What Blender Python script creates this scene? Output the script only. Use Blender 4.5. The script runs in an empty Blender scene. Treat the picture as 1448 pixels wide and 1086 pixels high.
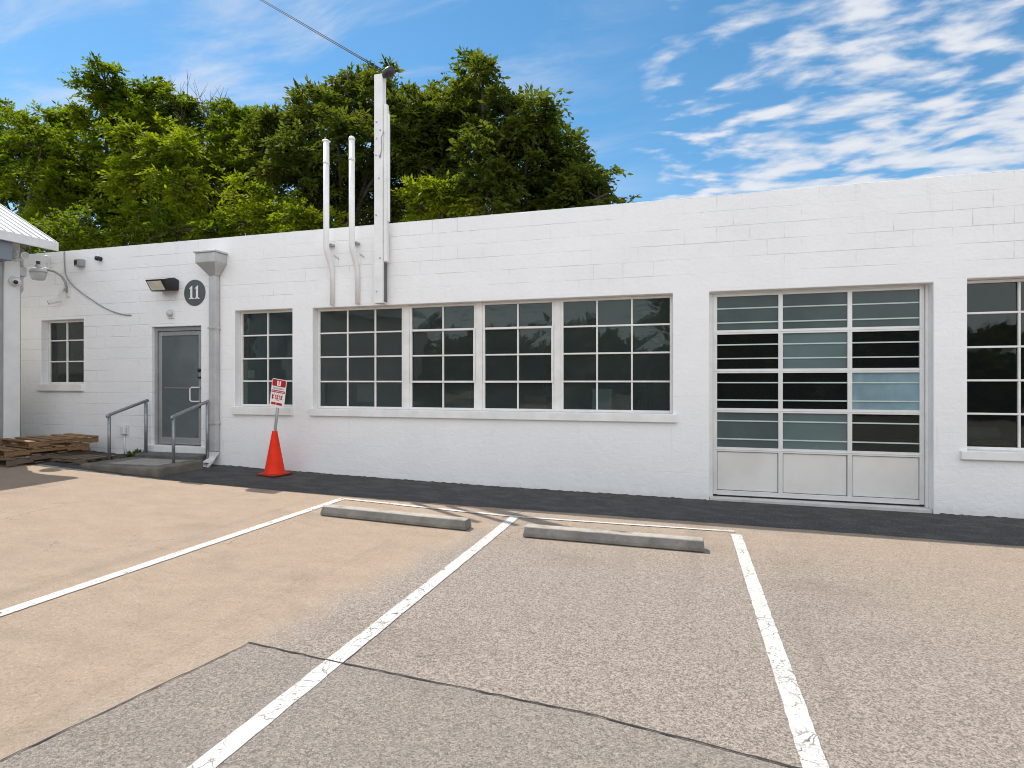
import bpy, bmesh, math, random
import numpy as np
from mathutils import Vector, Matrix

# ------------------------------------------------------------------ camera, sky, sun, exposure
scene = bpy.context.scene
COL = scene.collection
CAM_Z, CAM_Y = 1.54, -8.0
YAW = math.atan(244 / 826)
cam_data = bpy.data.cameras.new('camera')
cam_data.sensor_width = 36.0
cam_data.lens = 36.0 * 826 / 1448
cam_data.shift_y = -3 / 1448
cam_data.clip_start = 0.05
cam_data.clip_end = 3000
cam = bpy.data.objects.new('camera', cam_data)
cam.location = (0, CAM_Y, CAM_Z)
cam.rotation_euler = (math.radians(90), 0, YAW)
COL.objects.link(cam)
scene.camera = cam

SUN_TO = Vector((0.60, -0.36, -1.0)).normalized()      # the way the sunlight travels
SUN_ELEV = math.asin(-SUN_TO.z)
SUN_AZ = math.atan2(-SUN_TO.x, -SUN_TO.y)              # clockwise from +Y towards +X
sun_data = bpy.data.lights.new('sun', 'SUN')
sun_data.energy = 2.0
sun_data.angle = math.radians(0.5)
sun_data.color = (1.0, 0.94, 0.86)
sun = bpy.data.objects.new('sun', sun_data)
sun.rotation_euler = SUN_TO.to_track_quat('-Z', 'Y').to_euler()
sun.location = (-20, 12, 34)
COL.objects.link(sun)

scene.view_settings.view_transform = 'Standard'
scene.view_settings.look = 'None'
scene.view_settings.gamma = 1.0
scene.view_settings.exposure = 1.5
try:
    scene.cycles.filter_width = 1.05
except Exception:
    pass


class NT:
    """a little shorthand for node trees"""
    def __init__(self, tree):
        self.t = tree
        tree.nodes.clear()

    def n(self, kind, **kw):
        nd = self.t.nodes.new(kind)
        for k, v in kw.items():
            if k == 'inp':
                for kk, vv in v.items():
                    if isinstance(vv, bpy.types.NodeSocket):
                        self.t.links.new(vv, nd.inputs[kk])
                    else:
                        nd.inputs[kk].default_value = vv
            else:
                setattr(nd, k, v)
        return nd

    def link(self, a, b):
        self.t.links.new(a, b)

    def math(self, op, a, b=0.0, c=0.0, clamp=False):
        nd = self.n('ShaderNodeMath', operation=op, use_clamp=clamp)
        for i, v in enumerate((a, b, c)):
            if isinstance(v, bpy.types.NodeSocket):
                self.link(v, nd.inputs[i])
            else:
                nd.inputs[i].default_value = v
        return nd.outputs[0]

    def mix(self, fac, a, b, blend='MIX'):
        nd = self.n('ShaderNodeMix', data_type='RGBA', blend_type=blend)
        for i, v in ((0, fac), (6, a), (7, b)):
            if isinstance(v, bpy.types.NodeSocket):
                self.link(v, nd.inputs[i])
            else:
                nd.inputs[i].default_value = v if i == 0 else (*v[:3], 1)
        return nd.outputs[2]

    def ramp(self, fac, lo, hi, smooth=True):
        nd = self.n('ShaderNodeMapRange', interpolation_type='SMOOTHSTEP' if smooth else 'LINEAR')
        self.link(fac, nd.inputs[0])
        nd.inputs[1].default_value = lo
        nd.inputs[2].default_value = hi
        return nd.outputs[0]

    def noise(self, vec, scale, detail=4.0, rough=0.55, dist=0.0):
        nd = self.n('ShaderNodeTexNoise', inp={'Scale': scale, 'Detail': detail, 'Roughness': rough, 'Distortion': dist})
        self.link(vec, nd.inputs['Vector'])
        return nd.outputs[0]

    def mapping(self, vec, scale=(1, 1, 1), rot=(0, 0, 0), loc=(0, 0, 0)):
        nd = self.n('ShaderNodeMapping')
        self.link(vec, nd.inputs[0])
        nd.inputs['Scale'].default_value = scale
        nd.inputs['Rotation'].default_value = rot
        nd.inputs['Location'].default_value = loc
        return nd.outputs[0]


world = bpy.data.worlds.new('World')
scene.world = world
world.use_nodes = True
w = NT(world.node_tree)
sky = w.n('ShaderNodeTexSky', sky_type='NISHITA', sun_disc=False, sun_elevation=SUN_ELEV,
          sun_rotation=SUN_AZ, altitude=100.0, air_density=1.0, dust_density=0.15, ozone_density=2.6)
tc = w.n('ShaderNodeTexCoord')
sep = w.n('ShaderNodeSeparateXYZ')
w.link(tc.outputs['Generated'], sep.inputs[0])
zz = w.math('MAXIMUM', sep.outputs[2], 0.02)
zz = w.math('ADD', zz, 0.06)
cx_ = w.math('DIVIDE', sep.outputs[0], zz)
cy_ = w.math('DIVIDE', sep.outputs[1], zz)
comb = w.n('ShaderNodeCombineXYZ')
w.link(cx_, comb.inputs[0]); w.link(cy_, comb.inputs[1])
plane = comb.outputs[0]
# small banded cells of altocumulus, gathered by a broad mask
warp = w.n('ShaderNodeTexNoise', inp={'Scale': 1.3, 'Detail': 2.0})
w.link(plane, warp.inputs['Vector'])
wv = w.n('ShaderNodeVectorMath', operation='MULTIPLY_ADD')
w.link(warp.outputs['Color'], wv.inputs[0])
wv.inputs[1].default_value = (0.28, 0.28, 0)
w.link(plane, wv.inputs[2])
cells = w.noise(w.mapping(wv.outputs[0], scale=(5.4, 8.6, 1), rot=(0, 0, math.radians(-15)), loc=(3.1, 1.7, 0)), 1.0, 6.0, 0.50)
broad = w.noise(w.mapping(plane, scale=(0.55, 0.55, 1), loc=(7.3, 2.2, 0)), 1.0, 2.0, 0.5)
# the bank of cloud lies to the right of the building's axis
side = w.ramp(w.math('ADD', w.math('MULTIPLY', sep.outputs[0], 1.0), w.math('MULTIPLY', sep.outputs[1], 0.16)), -0.03, 0.36)
low = w.ramp(sep.outputs[2], 0.46, 0.24)
dens = w.math('ADD', cells, w.math('MULTIPLY', w.math('SUBTRACT', broad, 0.5), 0.20))
dens = w.math('ADD', dens, w.math('MULTIPLY', side, 0.148))
dens = w.math('ADD', dens, w.math('MULTIPLY', w.math('MULTIPLY', low, side), 0.07))
# an unseen bright cloud bank, added behind the viewer to light the shaded wall
back = w.ramp(w.math('MULTIPLY', sep.outputs[1], -1.0), -0.02, 0.40)
dens = w.math('ADD', dens, w.math('MULTIPLY', back, 0.26))
alto = w.math('MULTIPLY', w.ramp(dens, 0.525, 0.775), w.math('MAXIMUM', back, w.ramp(side, 0.04, 0.40)))
# thin cirrus wisps on the left
ci = w.noise(w.mapping(wv.outputs[0], scale=(1.3, 3.6, 1), rot=(0, 0, math.radians(38)), loc=(0.4, 5.2, 0)), 1.0, 8.0, 0.62, 0.4)
cirrus = w.math('MULTIPLY', w.ramp(ci, 0.40, 0.74), w.math('MULTIPLY_ADD', w.ramp(sep.outputs[0], 0.05, -0.35), 0.70, 0.02))
cloud = w.math('MAXIMUM', alto, cirrus, clamp=True)
skyc = w.n('ShaderNodeHueSaturation', inp={'Hue': 0.488, 'Saturation': 1.22, 'Value': 1.08})
w.link(sky.outputs[0], skyc.inputs['Color'])
shade = w.mix(w.ramp(cells, 0.45, 0.85), (5.2, 5.5, 6.1), (6.4, 6.5, 6.6))
shade = w.mix(back, shade, (11.6, 11.9, 12.4))
colr = w.mix(w.math('MULTIPLY', cloud, 0.93), skyc.outputs[0], shade)
bg = w.n('ShaderNodeBackground', inp={'Strength': 0.05})
w.link(colr, bg.inputs[0])
wo = w.n('ShaderNodeOutputWorld')
w.link(bg.outputs[0], wo.inputs[0])

# ------------------------------------------------------------------ materials
MATS = {}


def principled(name):
    m = bpy.data.materials.new(name)
    m.use_nodes = True
    t = NT(m.node_tree)
    out = t.n('ShaderNodeOutputMaterial')
    p = t.n('ShaderNodeBsdfPrincipled')
    t.link(p.outputs[0], out.inputs[0])
    tcn = t.n('ShaderNodeTexCoord')
    MATS[name] = m
    return m, t, p, tcn.outputs['Object'], out


def bump(t, p, height, strength, dist=0.01, prev=None):
    b = t.n('ShaderNodeBump', inp={'Strength': strength, 'Distance': dist})
    t.link(height, b.inputs['Height'])
    if prev is not None:
        t.link(prev, b.inputs['Normal'])
    t.link(b.outputs[0], p.inputs['Normal'])
    return b.outputs[0]


def simple(name, col, rough=0.5, metal=0.0, var=0.12, scale=6.0, bmp=0.0, bscale=120.0, spec=0.5):
    """one paint or stuff with patchy tone, patchy gloss and a fine grain"""
    m, t, p, co, out = principled(name)
    nz = t.noise(co, scale, 5.0, 0.6)
    a = tuple(min(1, c * (1 - var)) for c in col)
    b = tuple(min(1, c * (1 + var)) for c in col)
    t.link(t.mix(t.ramp(nz, 0.3, 0.7), a, b), p.inputs['Base Color'])
    r = t.math('MULTIPLY_ADD', t.noise(co, scale * 2.3, 4.0), 0.25, rough - 0.12, clamp=True)
    t.link(r, p.inputs['Roughness'])
    p.inputs['Metallic'].default_value = metal
    p.inputs['Specular IOR Level'].default_value = spec
    if bmp:
        bump(t, p, t.noise(co, bscale, 4.0), bmp, 0.003)
    return m


def painted_block(name):
    """white paint over concrete block: courses 0.2 m high, joints that come and go"""
    m, t, p, co, out = principled(name)
    sp = t.n('ShaderNodeSeparateXYZ')
    t.link(co, sp.inputs[0])
    cb = t.n('ShaderNodeCombineXYZ')
    wob = t.math('MULTIPLY_ADD', t.noise(co, 3.0, 3.0), 0.016, -0.008)
    t.link(t.math('ADD', t.math('ADD', sp.outputs[0], sp.outputs[1]), wob), cb.inputs[0])
    t.link(t.math('ADD', t.math('ADD', sp.outputs[2], 0.055), wob), cb.inputs[1])
    br = t.n('ShaderNodeTexBrick', offset=0.5, inp={'Scale': 1.0, 'Mortar Size': 0.0055, 'Mortar Smooth': 0.6,
                                                   'Brick Width': 0.40, 'Row Height': 0.20, 'Bias': 0.0})
    br.inputs['Color1'].default_value = (1, 1, 1, 1)
    br.inputs['Color2'].default_value = (0.82, 0.82, 0.82, 1)
    br.inputs['Mortar'].default_value = (0, 0, 0, 1)
    t.link(cb.outputs[0], br.inputs['Vector'])
    fac = br.outputs['Fac']
    # where the joints show: the upper courses, the left end, and here and there
    up = t.ramp(sp.outputs[2], 2.70, 3.0)
    left = t.math('MULTIPLY', t.ramp(sp.outputs[0], -6.6, -8.6), 1.05)
    patch = t.ramp(t.noise(t.mapping(co, scale=(0.5, 0.5, 1.7)), 1.5, 4.0), 0.42, 0.70)
    show = t.math('MULTIPLY', t.math('ADD', t.math('MAXIMUM', up, left), 0.10), patch, clamp=True)
    show = t.math('MULTIPLY', show, t.ramp(t.noise(co, 4.0, 5.0, 0.65), 0.36, 0.64))
    joint = t.math('MULTIPLY', fac, show)
    # bed joints: long broken lines with their thin shadow painted in, mostly at left
    fz = t.math('FRACT', t.math('DIVIDE', t.math('ADD', t.math('ADD', sp.outputs[2], 0.055), wob), 0.20))
    fz = t.math('MINIMUM', fz, t.math('SUBTRACT', 1.0, fz))
    hl = t.ramp(fz, 0.030, 0.008)
    run = t.ramp(t.noise(t.mapping(co, scale=(0.8, 0.8, 5.2), loc=(2.0, 0, 1.0)), 1.0, 5.0, 0.6), 0.40, 0.62)
    hshow = t.math('MULTIPLY', t.math('MULTIPLY', t.math('ADD', t.math('MAXIMUM', t.math('MULTIPLY', up, 0.75), left), 0.12), run), hl, clamp=True)
    joint = t.math('MAXIMUM', joint, hshow)
    # paint tone: weathering patches, faint streaks below the coping
    big = t.ramp(t.noise(t.mapping(co, scale=(0.6, 0.6, 0.9)), 1.4, 6.0, 0.62), 0.3, 0.75)
    base = t.mix(big, (0.845, 0.845, 0.845), (0.90, 0.90, 0.90))
    blocks = t.mix(t.math('MULTIPLY', show, 0.16), base, br.outputs['Color'], 'MULTIPLY')
    streak = t.ramp(t.noise(t.mapping(co, scale=(7.0, 7.0, 0.6)), 1.0, 5.0, 0.6), 0.56, 0.80)
    streak = t.math('MULTIPLY', streak, t.math('MULTIPLY', t.ramp(sp.outputs[2], 2.2, 3.9), 0.20))
    dirt = t.ramp(t.noise(co, 2.1, 8.0, 0.68), 0.60, 0.78)
    c1 = t.mix(t.math('MAXIMUM', streak, t.math('MULTIPLY', dirt, 0.16)), blocks, (0.50, 0.48, 0.44))
    drip = t.ramp(t.noise(t.mapping(co, scale=(16.0, 16.0, 0.9)), 1.0, 4.0, 0.6), 0.58, 0.78)
    under = t.math('MULTIPLY', t.ramp(sp.outputs[2], 0.35, 1.0), t.ramp(sp.outputs[2], 1.04, 0.99))
    c1 = t.mix(t.math('MULTIPLY', t.math('MULTIPLY', drip, under), 0.22), c1, (0.45, 0.42, 0.37))
    splash = t.math('MULTIPLY', t.ramp(t.math('ADD', sp.outputs[2], t.math('MULTIPLY', t.noise(co, 9.0, 6.0), -0.22)), 0.02, -0.14), 0.30)
    c1 = t.mix(splash, c1, (0.42, 0.40, 0.37))
    spots = t.ramp(t.noise(co, 23.0, 3.0, 0.5), 0.735, 0.78)
    c1 = t.mix(t.math('MULTIPLY', spots, 0.35), c1, (0.36, 0.34, 0.31))
    c2 = t.mix(t.math('MULTIPLY', joint, 0.34), c1, (0.42, 0.40, 0.375))
    t.link(c2, p.inputs['Base Color'])
    p.inputs['Roughness'].default_value = 0.62
    p.inputs['Specular IOR Level'].default_value = 0.35
    grit = t.noise(co, 55.0, 5.0, 0.6)
    vor = t.n('ShaderNodeTexVoronoi', feature='SMOOTH_F1', inp={'Scale': 16.0})
    t.link(t.mapping(co, scale=(1, 1, 1.4)), vor.inputs['Vector'])
    lump = t.math('ADD', t.noise(co, 9.0, 6.0, 0.65, 0.6), t.math('MULTIPLY', vor.outputs['Distance'], 0.35))
    n1 = bump(t, p, t.math('ADD', t.math('MULTIPLY', grit, 0.35), lump), 0.48, 0.012)
    bump(t, p, t.math('SUBTRACT', 1.0, t.math('MAXIMUM', t.math('MULTIPLY', fac, t.math('ADD', show, 0.08)), hshow)), 0.55, 0.010, n1)
    return m


def paving(name, kind):
    """lot: tan cement wash on the left blending to grey stony asphalt; patch: coarse grey; strip: dark new asphalt"""
    m, t, p, co, out = principled(name)
    sp = t.n('ShaderNodeSeparateXYZ')
    t.link(co, sp.inputs[0])
    fine = t.noise(co, 260.0, 3.0, 0.6)
    stone = t.n('ShaderNodeTexVoronoi', inp={'Scale': 120.0, 'Randomness': 1.0})
    t.link(t.mapping(co, scale=(1, 1, 1)), stone.inputs['Vector'])
    sepc = t.n('ShaderNodeSeparateColor')
    t.link(stone.outputs['Color'], sepc.inputs[0])
    worm = t.n('ShaderNodeTexNoise', inp={'Scale': 110.0, 'Detail': 2.0, 'Distortion': 2.6})
    t.link(co, worm.inputs['Vector'])
    agg0 = t.math('ADD', t.math('MULTIPLY', sepc.outputs[0], 0.45), t.math('MULTIPLY', worm.outputs[0], 0.55))
    # thin pale and dark strokes where chippings stand proud or have torn out
    def strokes(off, scale, half):
        q = t.n('ShaderNodeTexNoise', inp={'Scale': scale, 'Detail': 1.5, 'Roughness': 0.5, 'Distortion': 0.8})
        t.link(t.mapping(co, loc=off), q.inputs['Vector'])
        return t.ramp(t.math('ABSOLUTE', t.math('SUBTRACT', q.outputs[0], 0.5)), half, half * 0.25)
    brk = t.ramp(t.noise(co, 48.0, 2.0), 0.46, 0.56)
    brk2 = t.ramp(t.noise(t.mapping(co, loc=(5.0, 2.0, 0)), 44.0, 2.0), 0.48, 0.58)
    pale = t.math('MULTIPLY', strokes((0, 0, 0), 52.0, 0.035), brk)
    torn = t.math('MULTIPLY', strokes((7.7, 3.1, 0), 46.0, 0.030), brk2)
    agg = t.math('ADD', t.math('ADD', t.math('MULTIPLY_ADD', agg0, 0.62, 0.19), t.math('MULTIPLY', pale, 0.26)), t.math('MULTIPLY', torn, -0.24))
    big = t.noise(co, 0.8, 6.0, 0.6)
    mid = t.noise(t.mapping(co, scale=(1, 1.9, 1)), 3.2, 6.0, 0.62)
    rgh = 0.88
    if kind == 'strip':
        c = t.mix(t.ramp(agg, 0.25, 0.8), (0.032, 0.031, 0.0305), (0.074, 0.071, 0.068))
        c = t.mix(t.math('MULTIPLY', t.ramp(mid, 0.40, 0.68), 0.6), c, (0.105, 0.098, 0.09))
        crumbs = t.ramp(sepc.outputs[1], 0.94, 0.955)
        c = t.mix(t.math('MULTIPLY', crumbs, 0.45), c, (0.27, 0.26, 0.24))
        bs, bd = 0.6, 0.006
    else:
        grey_a = t.mix(t.ramp(agg, 0.27, 0.72), (0.098, 0.080, 0.066), (0.445, 0.382, 0.324))
        grey_a = t.mix(t.math('MULTIPLY', t.ramp(fine, 0.35, 0.75), 0.55), grey_a, (0.245, 0.213, 0.184))
        tan = t.mix(t.ramp(mid, 0.3, 0.72), (0.305, 0.230, 0.166), (0.350, 0.268, 0.196))
        tan = t.mix(t.math('MULTIPLY', t.ramp(agg, 0.3, 0.8), 0.42), tan, (0.42, 0.335, 0.26))
        tan = t.mix(t.math('MULTIPLY', t.ramp(agg, 0.42, 0.2), 0.55), tan, (0.20, 0.148, 0.105))
        if kind == 'patch':
            c = t.mix(t.math('MULTIPLY', t.ramp(mid, 0.4, 0.7), 0.25), grey_a, (0.22, 0.20, 0.185))
            c = t.mix(0.14, c, (0.56, 0.50, 0.44))
            bs, bd = 1.0, 0.012
        else:
            # the tan wash ends along a ragged line left of the middle stall line, and returns at the far right
            edge = t.math('ADD', sp.outputs[0], t.math('MULTIPLY', sp.outputs[1], -0.13))
            edge = t.math('ADD', edge, t.math('MULTIPLY_ADD', t.noise(co, 2.6, 6.0, 0.65), 0.55, -0.275))
            edge = t.math('ADD', edge, t.math('MULTIPLY_ADD', agg, 0.7, -0.35))
            wash = t.ramp(edge, -1.55, -1.90)
            wash2 = t.math('MULTIPLY', t.ramp(t.math('ADD', t.math('ADD', sp.outputs[0], t.math('MULTIPLY', sp.outputs[1], 0.55)), t.math('MULTIPLY_ADD', big, 2.4, -1.2)), -1.6, 1.6), 0.50)
            far = t.math('MULTIPLY', t.ramp(sp.outputs[1], -3.6, -1.6), 0.62)
            c = t.mix(t.math('MAXIMUM', wash, t.math('MAXIMUM', wash2, far)), grey_a, tan)
            bs, bd = 0.75, 0.008
        # tyre-darkened and oily stains
        st = t.math('MULTIPLY', t.ramp(t.noise(t.mapping(co, scale=(0.8, 1.4, 1), loc=(4.2, 1.0, 0)), 1.1, 5.0, 0.6), 0.52, 0.72), 0.30)
        c = t.mix(st, c, (0.17, 0.135, 0.108))
        # hairline cracks here and there, and pale grit
        cr = t.n('ShaderNodeTexVoronoi', feature='DISTANCE_TO_EDGE', inp={'Scale': 1.15})
        wv2 = t.n('ShaderNodeVectorMath', operation='MULTIPLY_ADD')
        nz2 = t.n('ShaderNodeTexNoise', inp={'Scale': 3.5, 'Detail': 6.0, 'Roughness': 0.65})
        t.link(co, nz2.inputs['Vector']); t.link(nz2.outputs['Color'], wv2.inputs[0]); wv2.inputs[1].default_value = (0.5, 0.5, 0); t.link(co, wv2.inputs[2])
        t.link(wv2.outputs[0], cr.inputs['Vector'])
        hair = t.math('MULTIPLY', t.ramp(cr.outputs['Distance'], 0.0075, 0.0015), t.ramp(t.noise(t.mapping(co, loc=(9.1, 3.3, 0)), 0.7, 3.0), 0.53, 0.63))
        c = t.mix(t.math('MULTIPLY', hair, 0.55), c, (0.07, 0.058, 0.05))
        grit = t.ramp(sepc.outputs[1], 0.965, 0.975)
        c = t.mix(t.math('MULTIPLY', grit, 0.22), c, (0.60, 0.55, 0.49))
        dark = t.ramp(sepc.outputs[2], 0.95, 0.965)
        c = t.mix(t.math('MULTIPLY', dark, 0.22), c, (0.085, 0.072, 0.062))
        tyre = t.ramp(t.noise(t.mapping(co, scale=(2.2, 0.16, 1), rot=(0, 0, 0.05), loc=(1.2, 0, 0)), 1.0, 4.0, 0.55), 0.56, 0.74)
        c = t.mix(t.math('MULTIPLY', tyre, 0.22), c, (0.14, 0.115, 0.095))
        specks = t.ramp(t.noise(co, 34.0, 2.0, 0.5), 0.74, 0.79)
        c = t.mix(t.math('MULTIPLY', specks, 0.4), c, (0.10, 0.085, 0.07))
    t.link(c, p.inputs['Base Color'])
    p.inputs['Roughness'].default_value = rgh
    p.inputs['Specular IOR Level'].default_value = 0.3
    h = t.math('ADD', t.math('MULTIPLY', agg, 1.0), t.math('MULTIPLY', fine, 0.5))
    bump(t, p, h, bs, bd)
    return m


def road_paint(name):
    m, t, p, co, out = principled(name)
    worn = t.noise(co, 13.0, 8.0, 0.72, 0.5)
    vor = t.n('ShaderNodeTexVoronoi', feature='DISTANCE_TO_EDGE', inp={'Scale': 11.0})
    wv = t.n('ShaderNodeVectorMath', operation='MULTIPLY_ADD')
    nzc = t.n('ShaderNodeTexNoise', inp={'Scale': 20.0, 'Detail': 4.0})
    t.link(co, nzc.inputs['Vector'])
    t.link(nzc.outputs['Color'], wv.inputs[0]); wv.inputs[1].default_value = (0.07, 0.07, 0); t.link(co, wv.inputs[2])
    t.link(wv.outputs[0], vor.inputs['Vector'])
    crack = t.math('MULTIPLY', t.ramp(vor.outputs['Distance'], 0.035, 0.0), t.ramp(t.noise(co, 3.0, 3.0), 0.45, 0.60))
    chips = t.math('MAXIMUM', t.ramp(worn, 0.597, 0.65), t.math('MULTIPLY', t.ramp(t.noise(co, 70.0, 3.0, 0.6), 0.585, 0.67), t.ramp(t.noise(co, 2.6, 4.0), 0.40, 0.62)))
    hole = t.math('MAXIMUM', crack, chips, clamp=True)
    p.inputs['Base Color'].default_value = (0.80, 0.79, 0.76, 1)
    t.link(t.mix(t.ramp(t.noise(co, 6.0, 5.0), 0.3, 0.75), (0.47, 0.458, 0.43), (0.56, 0.55, 0.525)), p.inputs['Base Color'])
    p.inputs['Roughness'].default_value = 0.7
    bump(t, p, t.noise(co, 160.0, 3.0), 0.5, 0.004)
    tr = t.n('ShaderNodeBsdfTransparent')
    mx = t.n('ShaderNodeMixShader')
    t.link(t.math('MULTIPLY', hole, 0.9), mx.inputs[0]); t.link(p.outputs[0], mx.inputs[1]); t.link(tr.outputs[0], mx.inputs[2])
    t.link(mx.outputs[0], out.inputs[0])
    return m


def window_glass(name, tint=(0.62, 0.70, 0.68), haze=0.095):
    m = bpy.data.materials.new(name)
    m.use_nodes = True
    t = NT(m.node_tree)
    out = t.n('ShaderNodeOutputMaterial')
    tcn = t.n('ShaderNodeTexCoord')
    fr = t.n('ShaderNodeFresnel', inp={'IOR': 1.52})
    gl = t.n('ShaderNodeBsdfGlossy', inp={'Roughness': 0.015})
    gl.inputs['Color'].default_value = (0.66, 0.70, 0.69, 1)
    tr = t.n('ShaderNodeBsdfTransparent')
    dust = t.ramp(t.noise(tcn.outputs['Object'], 2.2, 6.0, 0.6), 0.45, 0.85)
    t.link(t.mix(t.math('MULTIPLY', dust, 0.25), tint, (0.40, 0.44, 0.43)), tr.inputs[0])
    b = t.n('ShaderNodeBump', inp={'Strength': 0.25, 'Distance': 0.004})
    t.link(t.noise(tcn.outputs['Object'], 2.6, 2.0), b.inputs['Height'])
    t.link(b.outputs[0], gl.inputs['Normal'])
    t.link(b.outputs[0], fr.inputs['Normal'])
    df = t.n('ShaderNodeBsdfDiffuse')
    t.link(t.mix(dust, (0.24, 0.29, 0.28), (0.42, 0.47, 0.46)), df.inputs[0])
    m0 = t.n('ShaderNodeMixShader', inp={'Fac': haze})
    t.link(tr.outputs[0], m0.inputs[1]); t.link(df.outputs[0], m0.inputs[2])
    mx = t.n('ShaderNodeMixShader')
    t.link(fr.outputs[0], mx.inputs[0]); t.link(m0.outputs[0], mx.inputs[1]); t.link(gl.outputs[0], mx.inputs[2])
    t.link(mx.outputs[0], out.inputs[0])
    MATS[name] = m
    return m


def leaf_mat(name, a, b, c, trans):
    m = bpy.data.materials.new(name)
    m.use_nodes = True
    t = NT(m.node_tree)
    out = t.n('ShaderNodeOutputMaterial')
    geo = t.n('ShaderNodeNewGeometry')
    rnd = geo.outputs['Random Per Island']
    tcn = t.n('ShaderNodeTexCoord')
    clump = t.ramp(t.noise(tcn.outputs['Object'], 0.9, 3.0), 0.35, 0.68)
    c1 = t.mix(rnd, a, b)
    c1 = t.mix(t.math('MULTIPLY', clump, t.math('MULTIPLY_ADD', rnd, 0.5, 0.35)), c1, c)
    pr = t.n('ShaderNodeBsdfPrincipled', inp={'Roughness': 0.62, 'Specular IOR Level': 0.12})
    t.link(c1, pr.inputs['Base Color'])
    tl = t.n('ShaderNodeBsdfTranslucent')
    t.link(t.mix(0.6, c1, trans, 'ADD'), tl.inputs[0])
    mx = t.n('ShaderNodeMixShader', inp={'Fac': 0.45})
    t.link(pr.outputs[0], mx.inputs[1]); t.link(tl.outputs[0], mx.inputs[2])
    t.link(mx.outputs[0], out.inputs[0])
    MATS[name] = m
    return m


def wood(name, a, b):
    m, t, p, co, out = principled(name)
    g = t.noise(t.mapping(co, scale=(3, 40, 40)), 1.0, 5.0, 0.6, 0.4)
    oi = t.n('ShaderNodeNewGeometry')
    c = t.mix(t.ramp(g, 0.3, 0.7), a, b)
    c = t.mix(t.math('MULTIPLY', oi.outputs['Random Per Island'], 0.55), c, (0.13, 0.085, 0.05))
    t.link(c, p.inputs['Base Color'])
    p.inputs['Roughness'].default_value = 0.8
    bump(t, p, g, 0.5, 0.004)
    return m


def concrete(name, a, b, stain):
    m, t, p, co, out = principled(name)
    n1 = t.noise(co, 5.0, 8.0, 0.65)
    c = t.mix(t.ramp(n1, 0.3, 0.7), a, b)
    c = t.mix(t.math('MULTIPLY', t.ramp(t.noise(co, 2.0, 6.0, 0.7), 0.5, 0.72), 0.6), c, stain)
    pits = t.ramp(t.noise(co, 60.0, 3.0), 0.66, 0.74)
    c = t.mix(t.math('MULTIPLY', pits, 0.5), c, (0.10, 0.09, 0.08))
    t.link(c, p.inputs['Base Color'])
    p.inputs['Roughness'].default_value = 0.85
    bump(t, p, t.math('ADD', t.noise(co, 90.0, 5.0, 0.65), t.math('MULTIPLY', n1, 0.5)), 0.6, 0.008)
    return m


painted_block('block')
paving('lot', 'lot'); paving('patch', 'patch'); paving('strip', 'strip')
road_paint('line_paint')
window_glass('glass'); window_glass('dark_glass', (0.34, 0.37, 0.35), 0.035); window_glass('clear_glass', (0.66, 0.70, 0.68), 0.02)
simple('white_paint', (0.80, 0.795, 0.78), 0.45, 0, 0.06, 4.0, 0.25, 60)
simple('white_frame', (0.78, 0.77, 0.74), 0.4, 0, 0.07, 5.0, 0.12, 90)
simple('aluminium', (0.78, 0.78, 0.77), 0.36, 0.25, 0.06, 3.0, 0.05, 200)
simple('door_panel', (0.74, 0.72, 0.69), 0.42, 0.1, 0.06, 1.6, 0.05, 60)
simple('grey_frame', (0.36, 0.37, 0.375), 0.4, 0.35, 0.08, 4.0, 0.05, 120)
simple('grey_duct', (0.50, 0.50, 0.50), 0.42, 0.25, 0.10, 4.0, 0.1, 60)
simple('rail_metal', (0.27, 0.29, 0.31), 0.38, 0.5, 0.14, 12.0, 0.15, 150)
simple('galvanised', (0.40, 0.42, 0.42), 0.42, 0.7, 0.15, 20.0, 0.1, 150)
simple('black_metal', (0.018, 0.018, 0.020), 0.4, 0.0, 0.2, 10.0, 0.1, 120)
simple('grey_plastic', (0.30, 0.31, 0.32), 0.5, 0, 0.1, 8.0)
simple('white_plastic', (0.70, 0.70, 0.68), 0.4, 0, 0.06, 8.0)
simple('lens', (0.70, 0.66, 0.54), 0.15, 0, 0.1, 6.0)
simple('clear_lens', (0.50, 0.51, 0.51), 0.12, 0, 0.08, 8.0)
simple('sign_grey', (0.085, 0.10, 0.105), 0.5, 0, 0.1, 5.0, 0.2, 60)
simple('sign_white', (0.82, 0.82, 0.80), 0.4, 0, 0.04, 8.0)
simple('sign_red', (0.48, 0.010, 0.016), 0.35, 0, 0.12, 8.0)
simple('sign_faded', (0.42, 0.36, 0.36), 0.4, 0, 0.12, 40.0)
simple('cone_orange', (0.80, 0.030, 0.004), 0.5, 0, 0.10, 9.0, 0.15, 60, spec=0.2)
simple('edge_grey', (0.12, 0.12, 0.12), 0.6, 0, 0.2, 8.0)
simple('cone_base', (0.30, 0.030, 0.010), 0.6, 0, 0.35, 14.0, 0.3, 80)
simple('cable', (0.02, 0.022, 0.025), 0.8, 0, 0.1, 8.0)
simple('grey_cable', (0.30, 0.31, 0.33), 0.5, 0, 0.1, 8.0)
simple('joint_black', (0.025, 0.023, 0.022), 0.9, 0, 0.4, 30.0)
simple('roof_felt', (0.20, 0.20, 0.20), 0.9, 0, 0.15, 2.0)
simple('interior', (0.24, 0.29, 0.28), 0.9, 0, 0.1, 1.0)
simple('interior_floor', (0.16, 0.155, 0.15), 0.7, 0, 0.1, 1.0)
simple('metal_roof', (0.44, 0.45, 0.46), 0.45, 0.1, 0.06, 1.5)
simple('header_blue', (0.22, 0.255, 0.29), 0.45, 0, 0.07, 2.0)
simple('roller', (0.30, 0.34, 0.38), 0.45, 0, 0.07, 2.0)
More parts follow.
